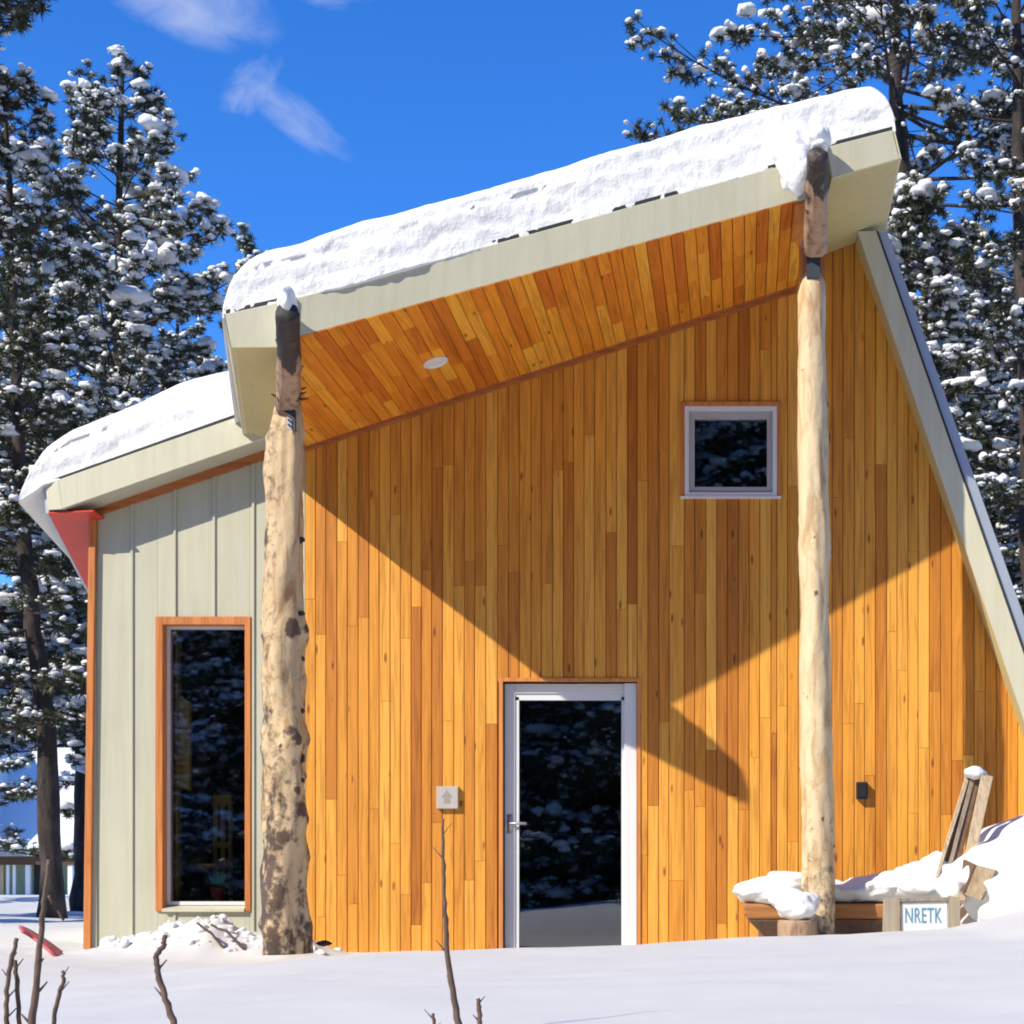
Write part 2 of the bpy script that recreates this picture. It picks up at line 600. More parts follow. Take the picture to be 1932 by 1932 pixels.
def ground_z(x, y):
    x = np.asarray(x, float)
    y = np.asarray(y, float)
    dep = np.maximum(y + D, 1.0)
    # foreground field: keeps the crest height, slightly lower towards the camera
    xc = x
    front = crest(VX + xc * 3000.0 / 9.0)
    front = np.where(y < -4.04, front + (front * 0.25 - 0.03) * smooth((-4.04 - y) / 5.0) * 0.6, front)
    back = -0.03 + 0.02 * vnoise(x * 0.8, y * 0.8, 0, 5)
    far = 0.10 + 0.16 * fbm(x * 0.12, y * 0.12, 0, 9, 3) - 0.004 * np.maximum(y, 0)
    z = front * (1 - smooth((y + 4.04) / 1.6)) + back * smooth((y + 4.04) / 1.6)
    z = z * (1 - smooth((y - 1.0) / 6.0)) + far * smooth((y - 1.0) / 6.0)
    # left of the house, open ground with lumps
    lf = smooth((-5.3 - x) / 0.6) * smooth((y + 3) / 2)
    z = z + lf * (0.02 + 0.05 * fbm(x * 1.3, y * 1.3, 0, 3, 3))
    # drift at the foot of the green wall
    px = VX + x * 3000.0 / 12.3
    dz = CZ + (HY - np.interp(px, DRX, DRY)) * 12.3 / 3000.0
    w = np.exp(-((y + 0.74) / 0.42) ** 2) * smooth((-2.9 - x) / 0.5)
    lump = 0.055 * np.abs(fbm(x * 6, y * 6, 0, 21, 4, 0.6)) - 0.02
    z = np.maximum(z, z * (1 - w) + (dz + lump) * w)
    # snow slid off the roof: bank at the right end of the wall
    def bankw(cx, cy, rx, ry):
        return np.exp(-(((x - cx) / rx) ** 2 + ((y - cy) / ry) ** 2))
    sy = 0.26 + 1.15 * smooth((x - 1.72) / 0.45)
    yc = -1.55 - 1.0 * smooth((x - 1.72) / 0.22)
    yfall = np.where(y < yc, np.exp(-((y - yc) / sy) ** 2), np.exp(-(np.maximum(0, y - 0.3) / 1.2) ** 2))
    z = z + 0.80 * smooth((x - 1.30) / 0.95) * yfall * (1 + 0.04 * vnoise(x * 2, y * 2, 0, 8) + 0.03 * vnoise(x * 6, y * 6, 0, 18))
    # the ground falls away behind the viewer
    z = z - 0.16 * np.maximum(0, -15.5 - y) * smooth((-15.5 - y) / 6)
    # snow heaped under the bench
    z = z + 0.09 * bankw(0.55, -1.4, 1.1, 0.5)
    z = z + 0.012 * fbm(x * 0.9, y * 0.9, 0, 33, 3) + 0.004 * fbm(x * 4, y * 4, 0, 35, 2)
    return z


xs = np.concatenate([np.linspace(-160, -22, 24), np.linspace(-20, -8, 34), np.linspace(-7.9, 5, 260), np.linspace(5.2, 18, 34), np.linspace(20, 160, 24)])
ys = np.concatenate([np.linspace(-120, -22, 40), np.linspace(-20, -11, 30), np.linspace(-10.8, 1.2, 230), np.linspace(1.4, 20, 60), np.linspace(22, 60, 26), np.linspace(70, 900, 14)])
GX, GY = np.meshgrid(xs, ys)
GZ = ground_z(GX, GY)
GV = np.stack([GX, GY, GZ], -1).reshape(-1, 3)
nx, ny = len(xs), len(ys)
idx = np.arange(nx * ny).reshape(ny, nx)
GF = np.stack([idx[:-1, :-1], idx[:-1, 1:], idx[1:, 1:], idx[1:, :-1]], -1).reshape(-1, 4)
g = mesh('snow_ground', GV, GF.tolist(), M['snow_ground'], None, True)
tag(g, kind='structure')


def gz(x, y):
    return float(ground_z(np.array([x]), np.array([y]))[0])


# ------------------------------------------------------------------ the cabin
cabin = thing('cabin', (0, 0, 0), 'modern timber cabin with cedar board front, pale green fascias and snowy slanting roofs', 'cabin')

# wall outline in metres on the plane Y=0
def wx(px):
    return (px - VX) / 230.0


def wz(py):
    return CZ + (HY - py) / 230.0


XL, XR = wx(575), wx(2160)
wood_top = [(wx(575), wz(845)), (wx(1500), wz(542)), (wx(1560), wz(505)), (wx(1668), wz(455))]


def top_wood(x):
    px = VX + x * 230
    if px < 1500:
        py = 842 - (px - 575) * 0.3243
    else:
        py = 506 - (px - 1500) * 0.44
    z = wz(py) + 0.05
    st = wz(450 + (px - 1628) * 2.95)      # under the steep right-hand roof
    return min(z, st)


def top_green(x):
    px = VX + x * 230
    return wz(973 - (px - 182) * 0.3365) + 0.06


OPEN = [(wx(949), wx(1202), -1.0, wz(1286)), (wx(1291), wx(1466), wz(938), wz(767)), (wx(297), wx(471), wz(1719), wz(1166))]


def spans(x0, x1, z0, z1, marg=0.0):
    """vertical spans of a column left over after the openings"""
    sp = [(z0, z1)]
    for ox0, ox1, oz0, oz1 in OPEN:
        if x1 <= ox0 + 1e-4 or x0 >= ox1 - 1e-4:
            continue
        out = []
        for a, b in sp:
            if oz1 <= a or oz0 >= b:
                out.append((a, b))
                continue
            if oz0 > a:
                out.append((a, oz0))
            if oz1 < b:
                out.append((oz1, b))
        sp = out
    return sp


rng = random.Random(7)
wall = MB()
# sheathing behind the boards: strips split at every opening edge
cuts = sorted({wx(170), XL, XR} | {o for w_ in OPEN for o in w_[:2]} | {wx(q) for q in range(600, 2160, 120)} | {wx(1628)})
for a, b in zip(cuts[:-1], cuts[1:]):
    fn = top_green if b <= XL + 1e-6 else top_wood
    ta, tb = fn(a), fn(b)
    sp = spans(a, b, -0.4, 99)
    for z0, z1 in sp:
        za, zb = (z1, z1) if z1 < 50 else (ta, tb)
        if max(za, zb) <= z0 + 0.02:
            continue
        za, zb = max(za, z0 + .01), max(zb, z0 + .01)
        wall.hexa([(a, 0.03, z0), (b, 0.03, z0), (b, 0.12, z0), (a, 0.12, z0), (a, 0.03, za), (b, 0.03, zb), (b, 0.12, zb), (a, 0.12, za)])
front = wall.build('front_wall', M['dark'], cabin)


def board(parent, mat, x0, x1, z0, z1a, z1b, th=0.022, ch=0.0045, gap=0.0018, name='board', y=0.03):
    x0 += gap
    x1 -= gap
    ring = [(x0, y), (x0, y - th + ch), (x0 + ch, y - th), (x1 - ch, y - th), (x1, y - th + ch), (x1, y)]
    def zt(x):
        return z1a + (z1b - z1a) * (x - x0) / (x1 - x0)
    vs = [(a, b, z0) for a, b in ring] + [(a, b, max(zt(a), z0 + 0.01)) for a, b in ring]
    n = 6
    fs = [(i, i + 1, i + 1 + n, i + n) for i in range(n - 1)] + [tuple(range(n - 1, -1, -1)), tuple(range(n, 2 * n))]
    return mesh(name, vs, fs, mat, parent)


# cedar boards of the front wall, butt jointed at random heights
x = XL
edges = [XL]
bw = 20.6 / 230
snap = [wx(949), wx(1202), wx(1291), wx(1466)]
while x < XR:
    w_ = bw * rng.uniform(0.93, 1.07)
    nxt = x + w_
    for s_ in snap:
        if abs(nxt - s_) < bw * 0.5:
            nxt = s_
    edges.append(nxt)
    x = nxt
for a, b in zip(edges[:-1], edges[1:]):
    ta, tb = top_wood(a), top_wood(b)
    for z0, z1 in spans(a, b, -0.35, 99):
        full = z1 > 50
        zt_ = min(ta, tb) if full else z1
        cutsz = []
        z = z0 + rng.uniform(0.3, 2.6)
        while z < zt_ - 0.45:
            cutsz.append(z)
            z += rng.uniform(1.7, 4.2)
        lo = z0
        for c in cutsz:
            board(front, M['wall_board'], a, b, lo + 0.0012, c - 0.0012, c - 0.0012, th=0.022 + rng.uniform(-.0015, .0015))
            lo = c
        if (max(ta, tb) if full else z1) > lo + 0.03:
            board(front, M['wall_board'], a, b, lo + 0.0012, ta if full else z1, tb if full else z1, th=0.022 + rng.uniform(-.0015, .0015))

# pale green panels and battens left of the post
GE = [wx(181), wx(249), wx(330), wx(404), wx(478), wx(575)]
for a, b in zip(GE[:-1], GE[1:]):
    cutx = sorted({a, b} | {o for o in (OPEN[2][0], OPEN[2][1]) if a < o < b})
    for c, d in zip(cutx[:-1], cutx[1:]):
        for z0, z1 in spans(c, d, -0.35, 99):
            board(front, M['panel'], c, d, z0, top_green(c) if z1 > 50 else z1, top_green(d) if z1 > 50 else z1,
                  th=0.020, ch=0.002, gap=0.0, name='siding_panel')
for e_ in GE[1:-1]:
    for z0, z1 in spans(e_ - 0.01, e_ + 0.01, -0.35, 99):
        t_ = top_green(e_) if z1 > 50 else z1
        board(front, M['panel'], e_ - 0.011, e_ + 0.011, z0, t_, t_, th=0.014, ch=0.003, gap=0, name='batten', y=0.0098)

# orange corner board, leaning very slightly like the corner it covers
t0, t1 = at(169, 960, -0.02), at(157, 1815, -0.02)
mb = MB()
mb.hexa([(t1.x, -0.035, -0.3), (t1.x + 0.062, -0.035, -0.3), (t1.x + 0.062, 0.14, -0.3), (t1.x, 0.14, -0.3),
         (t0.x, -0.035, t0.z), (t0.x + 0.056, -0.035, t0.z), (t0.x + 0.056, 0.14, t0.z), (t0.x, 0.14, t0.z)])
bevel(mb.build('corner_board', M['trim'], front, label='orange cedar corner board'), 0.004)
mb = MB()
mb.hexa([(t1.x + 0.062, -0.004, -0.3), (wx(183), -0.004, -0.3), (wx(183), 0.1, -0.3), (t1.x + 0.062, 0.1, -0.3),
         (t0.x + 0.056, -0.004, t0.z), (wx(183), -0.004, t0.z), (wx(183), 0.1, t0.z), (t0.x + 0.056, 0.1, t0.z)])
mb.build('corner_filler', M['panel'], front)


def band(p0, p1, h, y0, y1, name, mat, parent):
    """a plank along p0-p1 (its lower edge) in the plane of the wall"""
    mb = MB()
    a, b = Vector(p0), Vector(p1)
    mb.hexa([(a.x, y0, a.z), (b.x, y0, b.z), (b.x, y1, b.z), (a.x, y1, a.z),
             (a.x, y0, a.z + h), (b.x, y0, b.z + h), (b.x, y1, b.z + h), (a.x, y1, a.z + h)])
    return mb.build(name, mat, parent)


band((wx(181), 0, wz(975)), (wx(572), 0, wz(843.5)), 0.085, -0.022, 0.012, 'eave_trim', M['trim_h'], front)
band((wx(576), 0, wz(846)), (wx(1502), 0, wz(546)), 0.055, -0.03, 0.012, 'eave_trim', M['trim_h'], front)
band((wx(576), 0, wz(853)), (wx(1502), 0, wz(553)), 0.028, -0.014, 0.01, 'trim_strip', M['trim_h'], front)

# ---------------- upper roof
YL, YR = -2.11, -1.63
FL, FR = at(560, 637, YL), at(1517, 375, YR)
WL, WR = Vector((wx(540), 0.03, wz(856))), Vector((wx(1545), 0.03, wz(527)))
LfO, LfI = at(437, 656, -2.17), at(553, 655, -2.125)         # left wing, lower front edge
LwO, LwI = at(463, 839, 0.0), at(540, 857, 0.0)
RfI, RfO = at(1570, 335, -1.62), at(1697, 299, -1.60)
RwI, RwO = at(1530, 490, 0.0), at(1668, 437, 0.0)
TfO, TfI = at(425, 592, -2.20), at(560, 563, -2.15)          # top of the fascia
TiL, TiR = at(556, 563, -2.14), at(1520, 300, -1.66)
TrI, TrO = at(1560, 277, -1.65), at(1684, 245, -1.63)

roof = mesh('main_roof', [(0, 0, 0)], [], None, cabin)   # filled below


def line(a, b, t):
    return a + (b - a) * t


# roof body: solid slab following the soffit, from the front edge to the back of the house
FLARE = 0.27
back = 7.0
def slab(b_in, t_in, name, mat, parent):
    mb = MB()
    mb.hexa([*b_in, *t_in])
    return mb.build(name, mat, parent)


up = Vector((0, 0, 0.29))
rb = MB()
e = Vector((0, 0, 0.016))
# centre
fl2, fr2 = FL + Vector((0, .03, .016)), FR + Vector((0, .03, .016))
wl2, wr2 = WL + e, WR + e
slope = (WR.z - WL.z) / (WR.x - WL.x)
def backpt(p, yb=back, flare=0.0):
    return Vector((p.x - flare * yb, yb, p.z - flare * yb * slope))
rb.hexa([fl2, fr2, wr2, wl2, fl2 + up * .93, fr2 + up * .93, wr2 + up, wl2 + up])
rb.hexa([wl2, wr2, backpt(wr2), backpt(wl2), wl2 + up, wr2 + up, backpt(wr2) + up, backpt(wl2) + up])
o = rb.build('tmp', M['membrane'], cabin)
roof.data = o.data
bpy.data.objects.remove(o)
roof.data.name = 'main_roof'


def quad_panel(a, b, c, d, th, name, mat, parent, label=None):
    """flat panel a-b-c-d with thickness straight up"""
    mb = MB()
    u = Vector((0, 0, th))
    mb.hexa([a, b, c, d, a + u, b + u, c + u, d + u])
    return mb.build(name, mat, parent, label=label)


# wings: lower skin and filled body
eps = Vector((0, 0, 0.0))
quad_panel(LfO, LfI, LwI, LwO, 0.02, 'soffit_panel', M['soffit_panel'], roof, 'pale green soffit of the left wing')
quad_panel(RfI, RfO, RwO, RwI, 0.02, 'soffit_panel', M['soffit_panel'], roof, 'pale green soffit of the right wing')
wg = MB()
z1 = Vector((0, 0, 0.021))
for (a, b, c, d, ta, tb) in ((LfO, LfI, LwI, LwO, TfO, TfI), (RfI, RfO, RwO, RwI, TrI, TrO)):
    y_ = Vector((0, .03, 0))
    a, b, c, d = a + z1 + y_, b + z1 + y_, c + z1, d + z1
    wg.hexa([a, b, c, d, ta + y_ - e, tb + y_ - e, Vector((c.x, c.y, tb.z)), Vector((d.x, d.y, ta.z))])
wing = wg.build('roof_wing', M['soffit_panel'], roof)
# soffit carried behind the wall line to close the eaves on both sides
quad_panel(LwO, LwI + Vector((0.3, 0, 0.1)), backpt(LwI), backpt(LwO, back, FLARE), 0.27, 'eave_box', M['soffit_panel'], roof)
quad_panel(RwI + Vector((0, .13, 0)), RwO + Vector((0, .01, 0)), backpt(RwO), backpt(RwI), 0.3, 'eave_box', M['soffit_panel'], roof)


def fascia(bl, br, tr, tl, th, name='fascia', parent=None):
    mb = MB()
    y = Vector((0, th, 0))
    mb.hexa([bl, br, br + y, bl + y, tl, tr, tr + y, tl + y])
    return bevel(mb.build(name, M['fascia'], parent), 0.004)


fascia(at(560, 636, YL), at(1519, 374, YR), TiR, TiL, 0.028, parent=roof)
fascia(LfO, LfI, at(560, 563, -2.155), TfO, 0.028, parent=roof)
fascia(RfI, RfO, TrO, TrI, 0.028, parent=roof)
# side fascias of the wings (their returns)
mb = MB()
mb.hexa([LfO + Vector((-.012, 0, 0)), LfO + Vector((.016, .03, 0)), LwO + Vector((.02, 0, 0)), LwO + Vector((-.01, 0, 0)),
         TfO + Vector((-.012, 0, 0)), TfO + Vector((.016, .03, 0)), LwO + Vector((.02, 0, .27)), LwO + Vector((-.01, 0, .27))])
mb.build('side_fascia', M['fascia'], roof)
mb = MB()
mb.hexa([RfO + Vector((-.016, .03, 0)), RfO + Vector((.014, 0, 0)), RwO + Vector((.012, 0, 0)), RwO + Vector((-.02, 0, 0)),
         TrO + Vector((-.016, .03, 0)), TrO + Vector((.014, 0, 0)), RwO + Vector((.012, 0, .27)), RwO + Vector((-.02, 0, .27))])
mb.build('side_fascia', M['fascia'], roof)
# dark roofing edge just above the fascia
for a, b in ((TfO, TiL), (TiL, TiR), (TrI, TrO)):
    mb = MB()
    u, y = Vector((0, 0, 0.030)), Vector((0, 0.3, 0))
    n_ = Vector((0, .012, 0.001))
    mb.hexa([a + n_, b + n_, b + y, a + y, a + u + n_, b + u + n_, b + y + u, a + y + u])
    mb.build('drip_edge', M['membrane'], roof)

# soffit boards running from the wall to the fascia
NB = 50


def soffit_front(X):
    if X < FL.x:
        t_ = (X - WL.x) / (FL.x - WL.x)
        return WL.y + (FL.y - WL.y) * t_
    if X > FR.x:
        t_ = (X - WR.x) / (FR.x - WR.x)
        return WR.y + (FR.y - WR.y) * t_
    return FL.y + (FR.y - FL.y) * (X - FL.x) / (FR.x - FL.x)


def soffit_z(X, Y):
    zw_ = WL.z + slope * (X - WL.x)
    Xc = min(max(X, FL.x), FR.x)
    zf = FL.z + (FR.z - FL.z) * (X - FL.x) / (FR.x - FL.x)
    yf = FL.y + (FR.y - FL.y) * (Xc - FL.x) / (FR.x - FL.x)
    return zw_ + (zf - zw_) * (Y - 0.03) / (yf - 0.03)


for i in range(NB):
    x0_, x1_ = WL.x + (WR.x - WL.x) * i / NB, WL.x + (WR.x - WL.x) * (i + 1) / NB
    x0_ += 0.0013
    x1_ -= 0.0013
    ya, yb_ = soffit_front(x0_), soffit_front(x1_)
    ymin = min(ya, yb_)
    cuts_ = [0.03]
    c = -rng.uniform(0.15, 1.2)
    while c > ymin + 0.3:
        cuts_.append(c)
        c -= rng.uniform(0.5, 1.4)
    for k_, c0 in enumerate(cuts_):
        c1 = cuts_[k_ + 1] + 0.0015 if k_ + 1 < len(cuts_) else None
        e0, e1 = (c1, c1) if c1 is not None else (ya, yb_)
        dz = rng.uniform(0, .0025)
        ch = 0.003
        P_ = [(x0_, e0), (x1_, e1), (x1_, c0), (x0_, c0)]
        lowr = [Vector((p_[0] + (ch if q_ in (0, 3) else -ch), p_[1], soffit_z(*p_) - dz)) for q_, p_ in enumerate(P_)]
        upr = [Vector((p_[0], p_[1], soffit_z(*p_) + .007)) for p_ in P_]
        upr2 = [p_ + Vector((0, 0, .007)) for p_ in upr]
        mesh('soffit_board', lowr + upr + upr2, [(3, 2, 1, 0), (0, 1, 5, 4), (1, 2, 6, 5), (2, 3, 7, 6), (3, 0, 4, 7),
                                                 (4, 5, 9, 8), (5, 6, 10, 9), (6, 7, 11, 10), (7, 4, 8, 11), (8, 9, 10, 11)], M['soffit_board'], roof)
# brown strip of wood closing the soffit beside the right-hand beam
mb = MB()
a, b, c, d = at(1500, 380, YR + .03), at(1522, 374, YR + .03), Vector((wx(1512), -0.03, wz(528))), Vector((wx(1490), -0.03, wz(533)))
mb.hexa([a - e * 2, b - e * 2, c - e * 2, d - e * 2, a, b, c, d])
mb.build('soffit_trim', M['trim'], roof)
# recessed soffit lamp, unlit
pl = line(line(FL, FR, 0), line(WL, WR, 0), 0)
def soffit_pt(px, py):
    o_ = Vector((0, -D, CZ))
    dr = Vector(((px - VX) / 3000, 1, (HY - py) / 3000))
    n_ = (FR - FL).cross(WL - FL).normalized()
    t_ = (FL - o_).dot(n_) / dr.dot(n_)
    return o_ + dr * t_, n_
lp, ln = soffit_pt(822, 683)
if ln.z > 0:
    ln = -ln
u1 = (FR - FL).normalized()
u2 = ln.cross(u1).normalized()
mb = MB()
for r0, r1, h0, h1 in ((0.0, 0.066, 0.008, 0.008), (0.066, 0.078, 0.008, 0.016), (0.078, 0.098, 0.016, 0.010), (0.098, 0.1, 0.010, 0.0)):
    seg = 24
    ra = [lp + ln * h0 + (u1 * math.cos(q * 2 * math.pi / seg) + u2 * math.sin(q * 2 * math.pi / seg)) * max(r0, .001) for q in range(seg)]
    rb_ = [lp + ln * h1 + (u1 * math.cos(q * 2 * math.pi / seg) + u2 * math.sin(q * 2 * math.pi / seg)) * r1 for q in range(seg)]
    mb.add(ra + rb_, [(q, (q + 1) % seg, seg + (q + 1) % seg, seg + q) for q in range(seg)])
lamp_ = mb.build('soffit_lamp', M['white'], roof, True, 'round white recessed lamp in the wooden soffit')

# ---------------- lower left roof
lr = mesh('side_roof', [(0, 0, 0)], [], None, cabin)
YB = -0.27
LA, LB = at(117, 960, YB), at(505, 825, YB)               # lower edge of fascia
TA, TB = at(110, 905, YB), at(505, 765, YB)
lsl = (LB.z - LA.z) / (LB.x - LA.x)
CO = at(90, 962, YB + 0.02)
CT = at(86, 914, YB + 0.02)
def lback(p, y=6.0, fl=0.27):
    return Vector((p.x - fl * (y - p.y), y, p.z - fl * (y - p.y) * lsl))
mb = MB()
y_ = Vector((0, .03, 0))
mb.hexa([LA + y_, LB + y_, lback(LB, fl=0), lback(LA), TA + y_ - e, TB + y_ - e, lback(TB, fl=0) - e, lback(TA) - e])
o = mb.build('tmp', M['panel'], cabin)
lr.data = o.data
bpy.data.objects.remove(o)
lr.data.name = 'side_roof'
fascia(LA, LB, TB, TA, 0.028, parent=lr)
mb = MB()
mb.hexa([CO, LA, LA + Vector((0.02, .05, 0)), CO + Vector((0, .2, 0)), CT, TA, TA + Vector((0.02, .05, 0)), CT + Vector((0, .2, 0))])
mb.build('fascia_return', M['fascia'], lr, label='short mitred end of the lower fascia')
mb = MB()
a, b = at(91, 966, YB + 0.03), at(176, 962, YB + 0.03)
dv = Vector((0, 0, -0.012))
mb.hexa([a + dv, b + dv, Vector((b.x - 0.3, 6, b.z - .1)), lback(a), a, b, Vector((b.x - .3, 6, b.z - .08)), lback(a) + Vector((0, 0, .012))])
mb.build('red_soffit', M['red'], lr, label='red painted soffit under the left eave')
mb = MB()
a = CO + Vector((-0.03, 0.03, -0.02))
t_ = CT + Vector((-0.03, 0.03, 0.0))
mb.hexa([a, a + Vector((.03, 0, 0)), lback(a) + Vector((.03, 0, 0)), lback(a), t_, t_ + Vector((.03, 0, 0)), lback(t_) + Vector((.03, 0, 0)), lback(t_)])
mb.build('eave_fascia', M['metal'], lr)
mb = MB()
u = Vector((0, 0, 0.02))
n_ = Vector((0, -.008, 0))
mb.hexa([CT + n_, TB + n_, TB + Vector((0, .3, 0)), CT + Vector((0, .3, 0)), CT + u + n_, TB + u + n_, TB + u + Vector((0, .3, 0)), CT + u + Vector((0, .3, 0))])
mb.build('drip_edge', M['membrane'], lr)

# ---------------- steep right roof
def steep(px, py, Y):
    return at(px, py, Y)
YS = -0.30
SL = [(1616, 440), (2080, 1806)]          # inner line on the picture
sr_pts = {}
def sline(off, t):
    """points down the steep edge; off: horizontal px offset from the inner edge"""
    px = 1616 + off + (2100 - 1616) * t
    py = 436 + (1860 - 436) * t
    return at(px, py, YS)
def steep_slab(o0, o1, w0, w1, y0, name, mat, parent, yb=7.0):
    mb = MB()
    a, b = sline(o0, 0), sline(o1, 0)
    c, d = sline(w1, 1), sline(w0, 1)
    dy = Vector((0, y0, 0))
    a, b, c, d = a + dy, b + dy, c + dy, d + dy
    def bk(p):
        return Vector((p.x, yb, p.z))
    mb.hexa([d, c, bk(c), bk(d), a, b, bk(b), bk(a)])
    return mb.build(name, mat, parent)
sroof = steep_slab(4, 36, 4, 47, 0.03, 'steep_roof', M['soffit_panel'], cabin)
steep_slab(2, 37.2, 2, 50, 0.0, 'fascia', M['fascia'], sroof, yb=YS + 0.029)
steep_slab(37.4, 58, 51, 80, 0.012, 'roof_metal', M['metal'], sroof, yb=6.9)
steep_slab(37.3, 41, 50.2, 55, -0.004, 'drip_edge', M['membrane'], sroof, yb=YS + 0.011)

# ---------------- walls that close the body (not seen from the front)
mb = MB()
xa, xb = t1.x + 0.03, t1.x + 0.03 - 0.27 * 6
mb.hexa([(xa, 0.13, -0.3), (xa + .12, 0.13, -0.3), (xb + .12, 6, -0.3), (xb, 6, -0.3),
         (xa, 0.13, LA.z + .1), (xa + .12, 0.13, LA.z + .1), (xb + .12, 6, LA.z - .42), (xb, 6, LA.z - .42)])
mb.build('side_wall', M['panel'], cabin)
mb = MB()
pts = [(xb, 6, -.3), (wx(2120), 6, -.3), (wx(2120), 6, .2), (RwO.x + .1, 6, RwO.z + .1), (wx(575), 6, WL.z + .2), (wx(575), 6, wz(845)), (xb, 6, LA.z - .4)]
mb.prism(pts, (0, 0.12, 0))
mb.build('back_wall', M['panel'], cabin)
# upper part of the side wall between the two roofs, and the floor
mb = MB()
mb.hexa([(XL - .1, .13, 2.8), (XL, .13, 2.8), (XL, 6, 2.8), (XL - .1, 6, 2.8), (XL - .1, .13, WL.z), (XL, .13, WL.z), (XL, 6, WL.z), (XL - .1, 6, WL.z)])
mb.build('upper_side_wall', M['panel'], cabin)
mb = MB()
mb.box(xb - .1, wx(2160), 0.14, 5.9, -0.3, -0.05)
mb.build('floor', M['interior'], cabin)
# inner lining: dark rooms seen through the glass
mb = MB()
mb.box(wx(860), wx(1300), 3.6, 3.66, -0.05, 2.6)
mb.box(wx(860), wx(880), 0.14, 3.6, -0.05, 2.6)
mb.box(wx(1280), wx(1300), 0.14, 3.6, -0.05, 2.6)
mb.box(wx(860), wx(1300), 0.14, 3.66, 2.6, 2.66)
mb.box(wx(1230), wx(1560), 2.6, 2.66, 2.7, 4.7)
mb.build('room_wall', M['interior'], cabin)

# ---------------- front door
dx0, dx1, dz1 = wx(949), wx(1202), wz(1286)
RY = 0.085
door = mesh('door', [(0, 0, 0)], [], None, cabin)
mb = MB()
mb.box(wx(970), wx(976.5), RY + .0, RY + .05, -0.2, wz(1313))      # thin bright sash edge
mb.box(wx(1171), wx(1177), RY + .0, RY + .05, -0.2, wz(1313))
mb.box(wx(970), wx(1177), RY + .0, RY + .05, wz(1319), wz(1307))
mb.box(wx(970), wx(1177), RY + .0, RY + .05, -0.25, -0.02)
o = mb.build('tmp', M['white'], cabin)
door.data = o.data
bpy.data.objects.remove(o)
door.data.name = 'door'
mb = MB()
mb.box(wx(976), wx(1172), RY + .02, RY + .03, -0.03, wz(1318))
mb.build('door_glass', M['glass_dark'], door)
fr = MB()
fr.box(dx0 + .003, wx(969.6), RY - .012, RY + .06, -0.25, wz(1288))
fr.box(wx(1177.4), dx1 - .004, RY - .05, RY + .06, -0.25, wz(1288))
fr.box(wx(969.7), wx(1177.3), RY - .014, RY + .06, wz(1306.6), wz(1288))
bevel(fr.build('door_frame', M['white'], cabin, label='white frame round the glazed door'), 0.003)
mb = MB()
mb.tube([at(958, 1553.5, RY - .035), at(993, 1553.5, RY - .035)], 0.011, 10)
mb.tube([at(961, 1553.5, RY - .035), at(961, 1553.5, RY + .01)], 0.01, 10)
mb.box(wx(955), wx(965), RY - .018, RY - .005, wz(1572), wz(1536))
mb.build('door_handle', M['steel_light'], door, True)
mb = MB()
for (a, b, c, d) in ((wx(941), dx0, -0.3, wz(1279)), (dx1, wx(1209), -0.3, wz(1279)), (dx0, dx1, wz(1286), wz(1279))):
    mb.box(a + .0005, b - .0005, -0.004, 0.10, c, d)
bevel(mb.build('door_trim', M['trim'], front), 0.002)

# ---------------- small square window
win = mesh('window', [(0, 0, 0)], [], None, cabin, label='small square window high in the cedar wall')


def frame_boxes(mb, px0, px1, py0, py1, wl, wr, wt_, wb, y0, y1):
    x0, x1, z0, z1 = wx(px0), wx(px1), wz(py1), wz(py0)
    mb.box(x0, x0 + wl, y0, y1, z0, z1)
    mb.box(x1 - wr, x1, y0, y1, z0, z1)
    mb.box(x0 + wl, x1 - wr, y0, y1, z1 - wt_, z1)
    mb.box(x0 + wl, x1 - wr, y0, y1, z0, z0 + wb)
    return mb


o = frame_boxes(MB(), 1292, 1465.5, 767.5, 937, .034, .034, .034, .03, -0.016, 0.05).build('tmp', M['white'], cabin)
win.data = o.data
bpy.data.objects.remove(o)
win.data.name = 'window'
frame_boxes(MB(), 1299.9, 1457.6, 775.4, 930, .045, .045, .06, .05, 0.01, 0.06).build('sash', M['grey_frame'], win)
mb = MB()
mb.box(wx(1305), wx(1452), 0.045, 0.053, wz(925), wz(783))
mb.build('pane', M['glass_dark'], win)
mb = MB()
mb.box(wx(1284), wx(1474), -0.028, 0.02, wz(941), wz(937.2))
mb.build('sill', M['white'], win)
mb = MB()
mb.box(wx(1284), wx(1474), -0.014, 0.02, wz(767.2), wz(759))
mb.box(wx(1284), wx(1291.7), -0.012, 0.02, wz(937), wz(767.3))
mb.box(wx(1465.8), wx(1473), -0.012, 0.02, wz(937), wz(767.3))
mb.build('window_trim', M['trim'], win)

# ---------------- tall left window
tw = mesh('window', [(0, 0, 0)], [], None, cabin, label='tall narrow window with orange cedar surround')
o = frame_boxes(MB(), 308, 462.5, 1179, 1708, .022, .014, .022, .03, 0.085, 0.135).build('tmp', M['white'], cabin)
tw.data = o.data
bpy.data.objects.remove(o)
tw.data.name = 'tall_window'
mb = MB()
mb.box(wx(311), wx(461), 0.108, 0.116, wz(1704), wz(1182))
mb.build('pane', M['glass'], tw)
mb = MB()
x0, x1, z0, z1 = wx(297), wx(471), wz(1719), wz(1166)
mb.box(x0 - .012, wx(307.8), -0.012, 0.14, z0, z1 + .01)
mb.box(wx(462.8), x1 + .012, -0.012, 0.14, z0, z1 + .01)
mb.box(wx(307.9), wx(462.7), -0.0115, 0.14, wz(1178.8), z1 + .01)
bevel(mb.build('window_surround', M['trim'], tw), 0.002)
mb = MB()
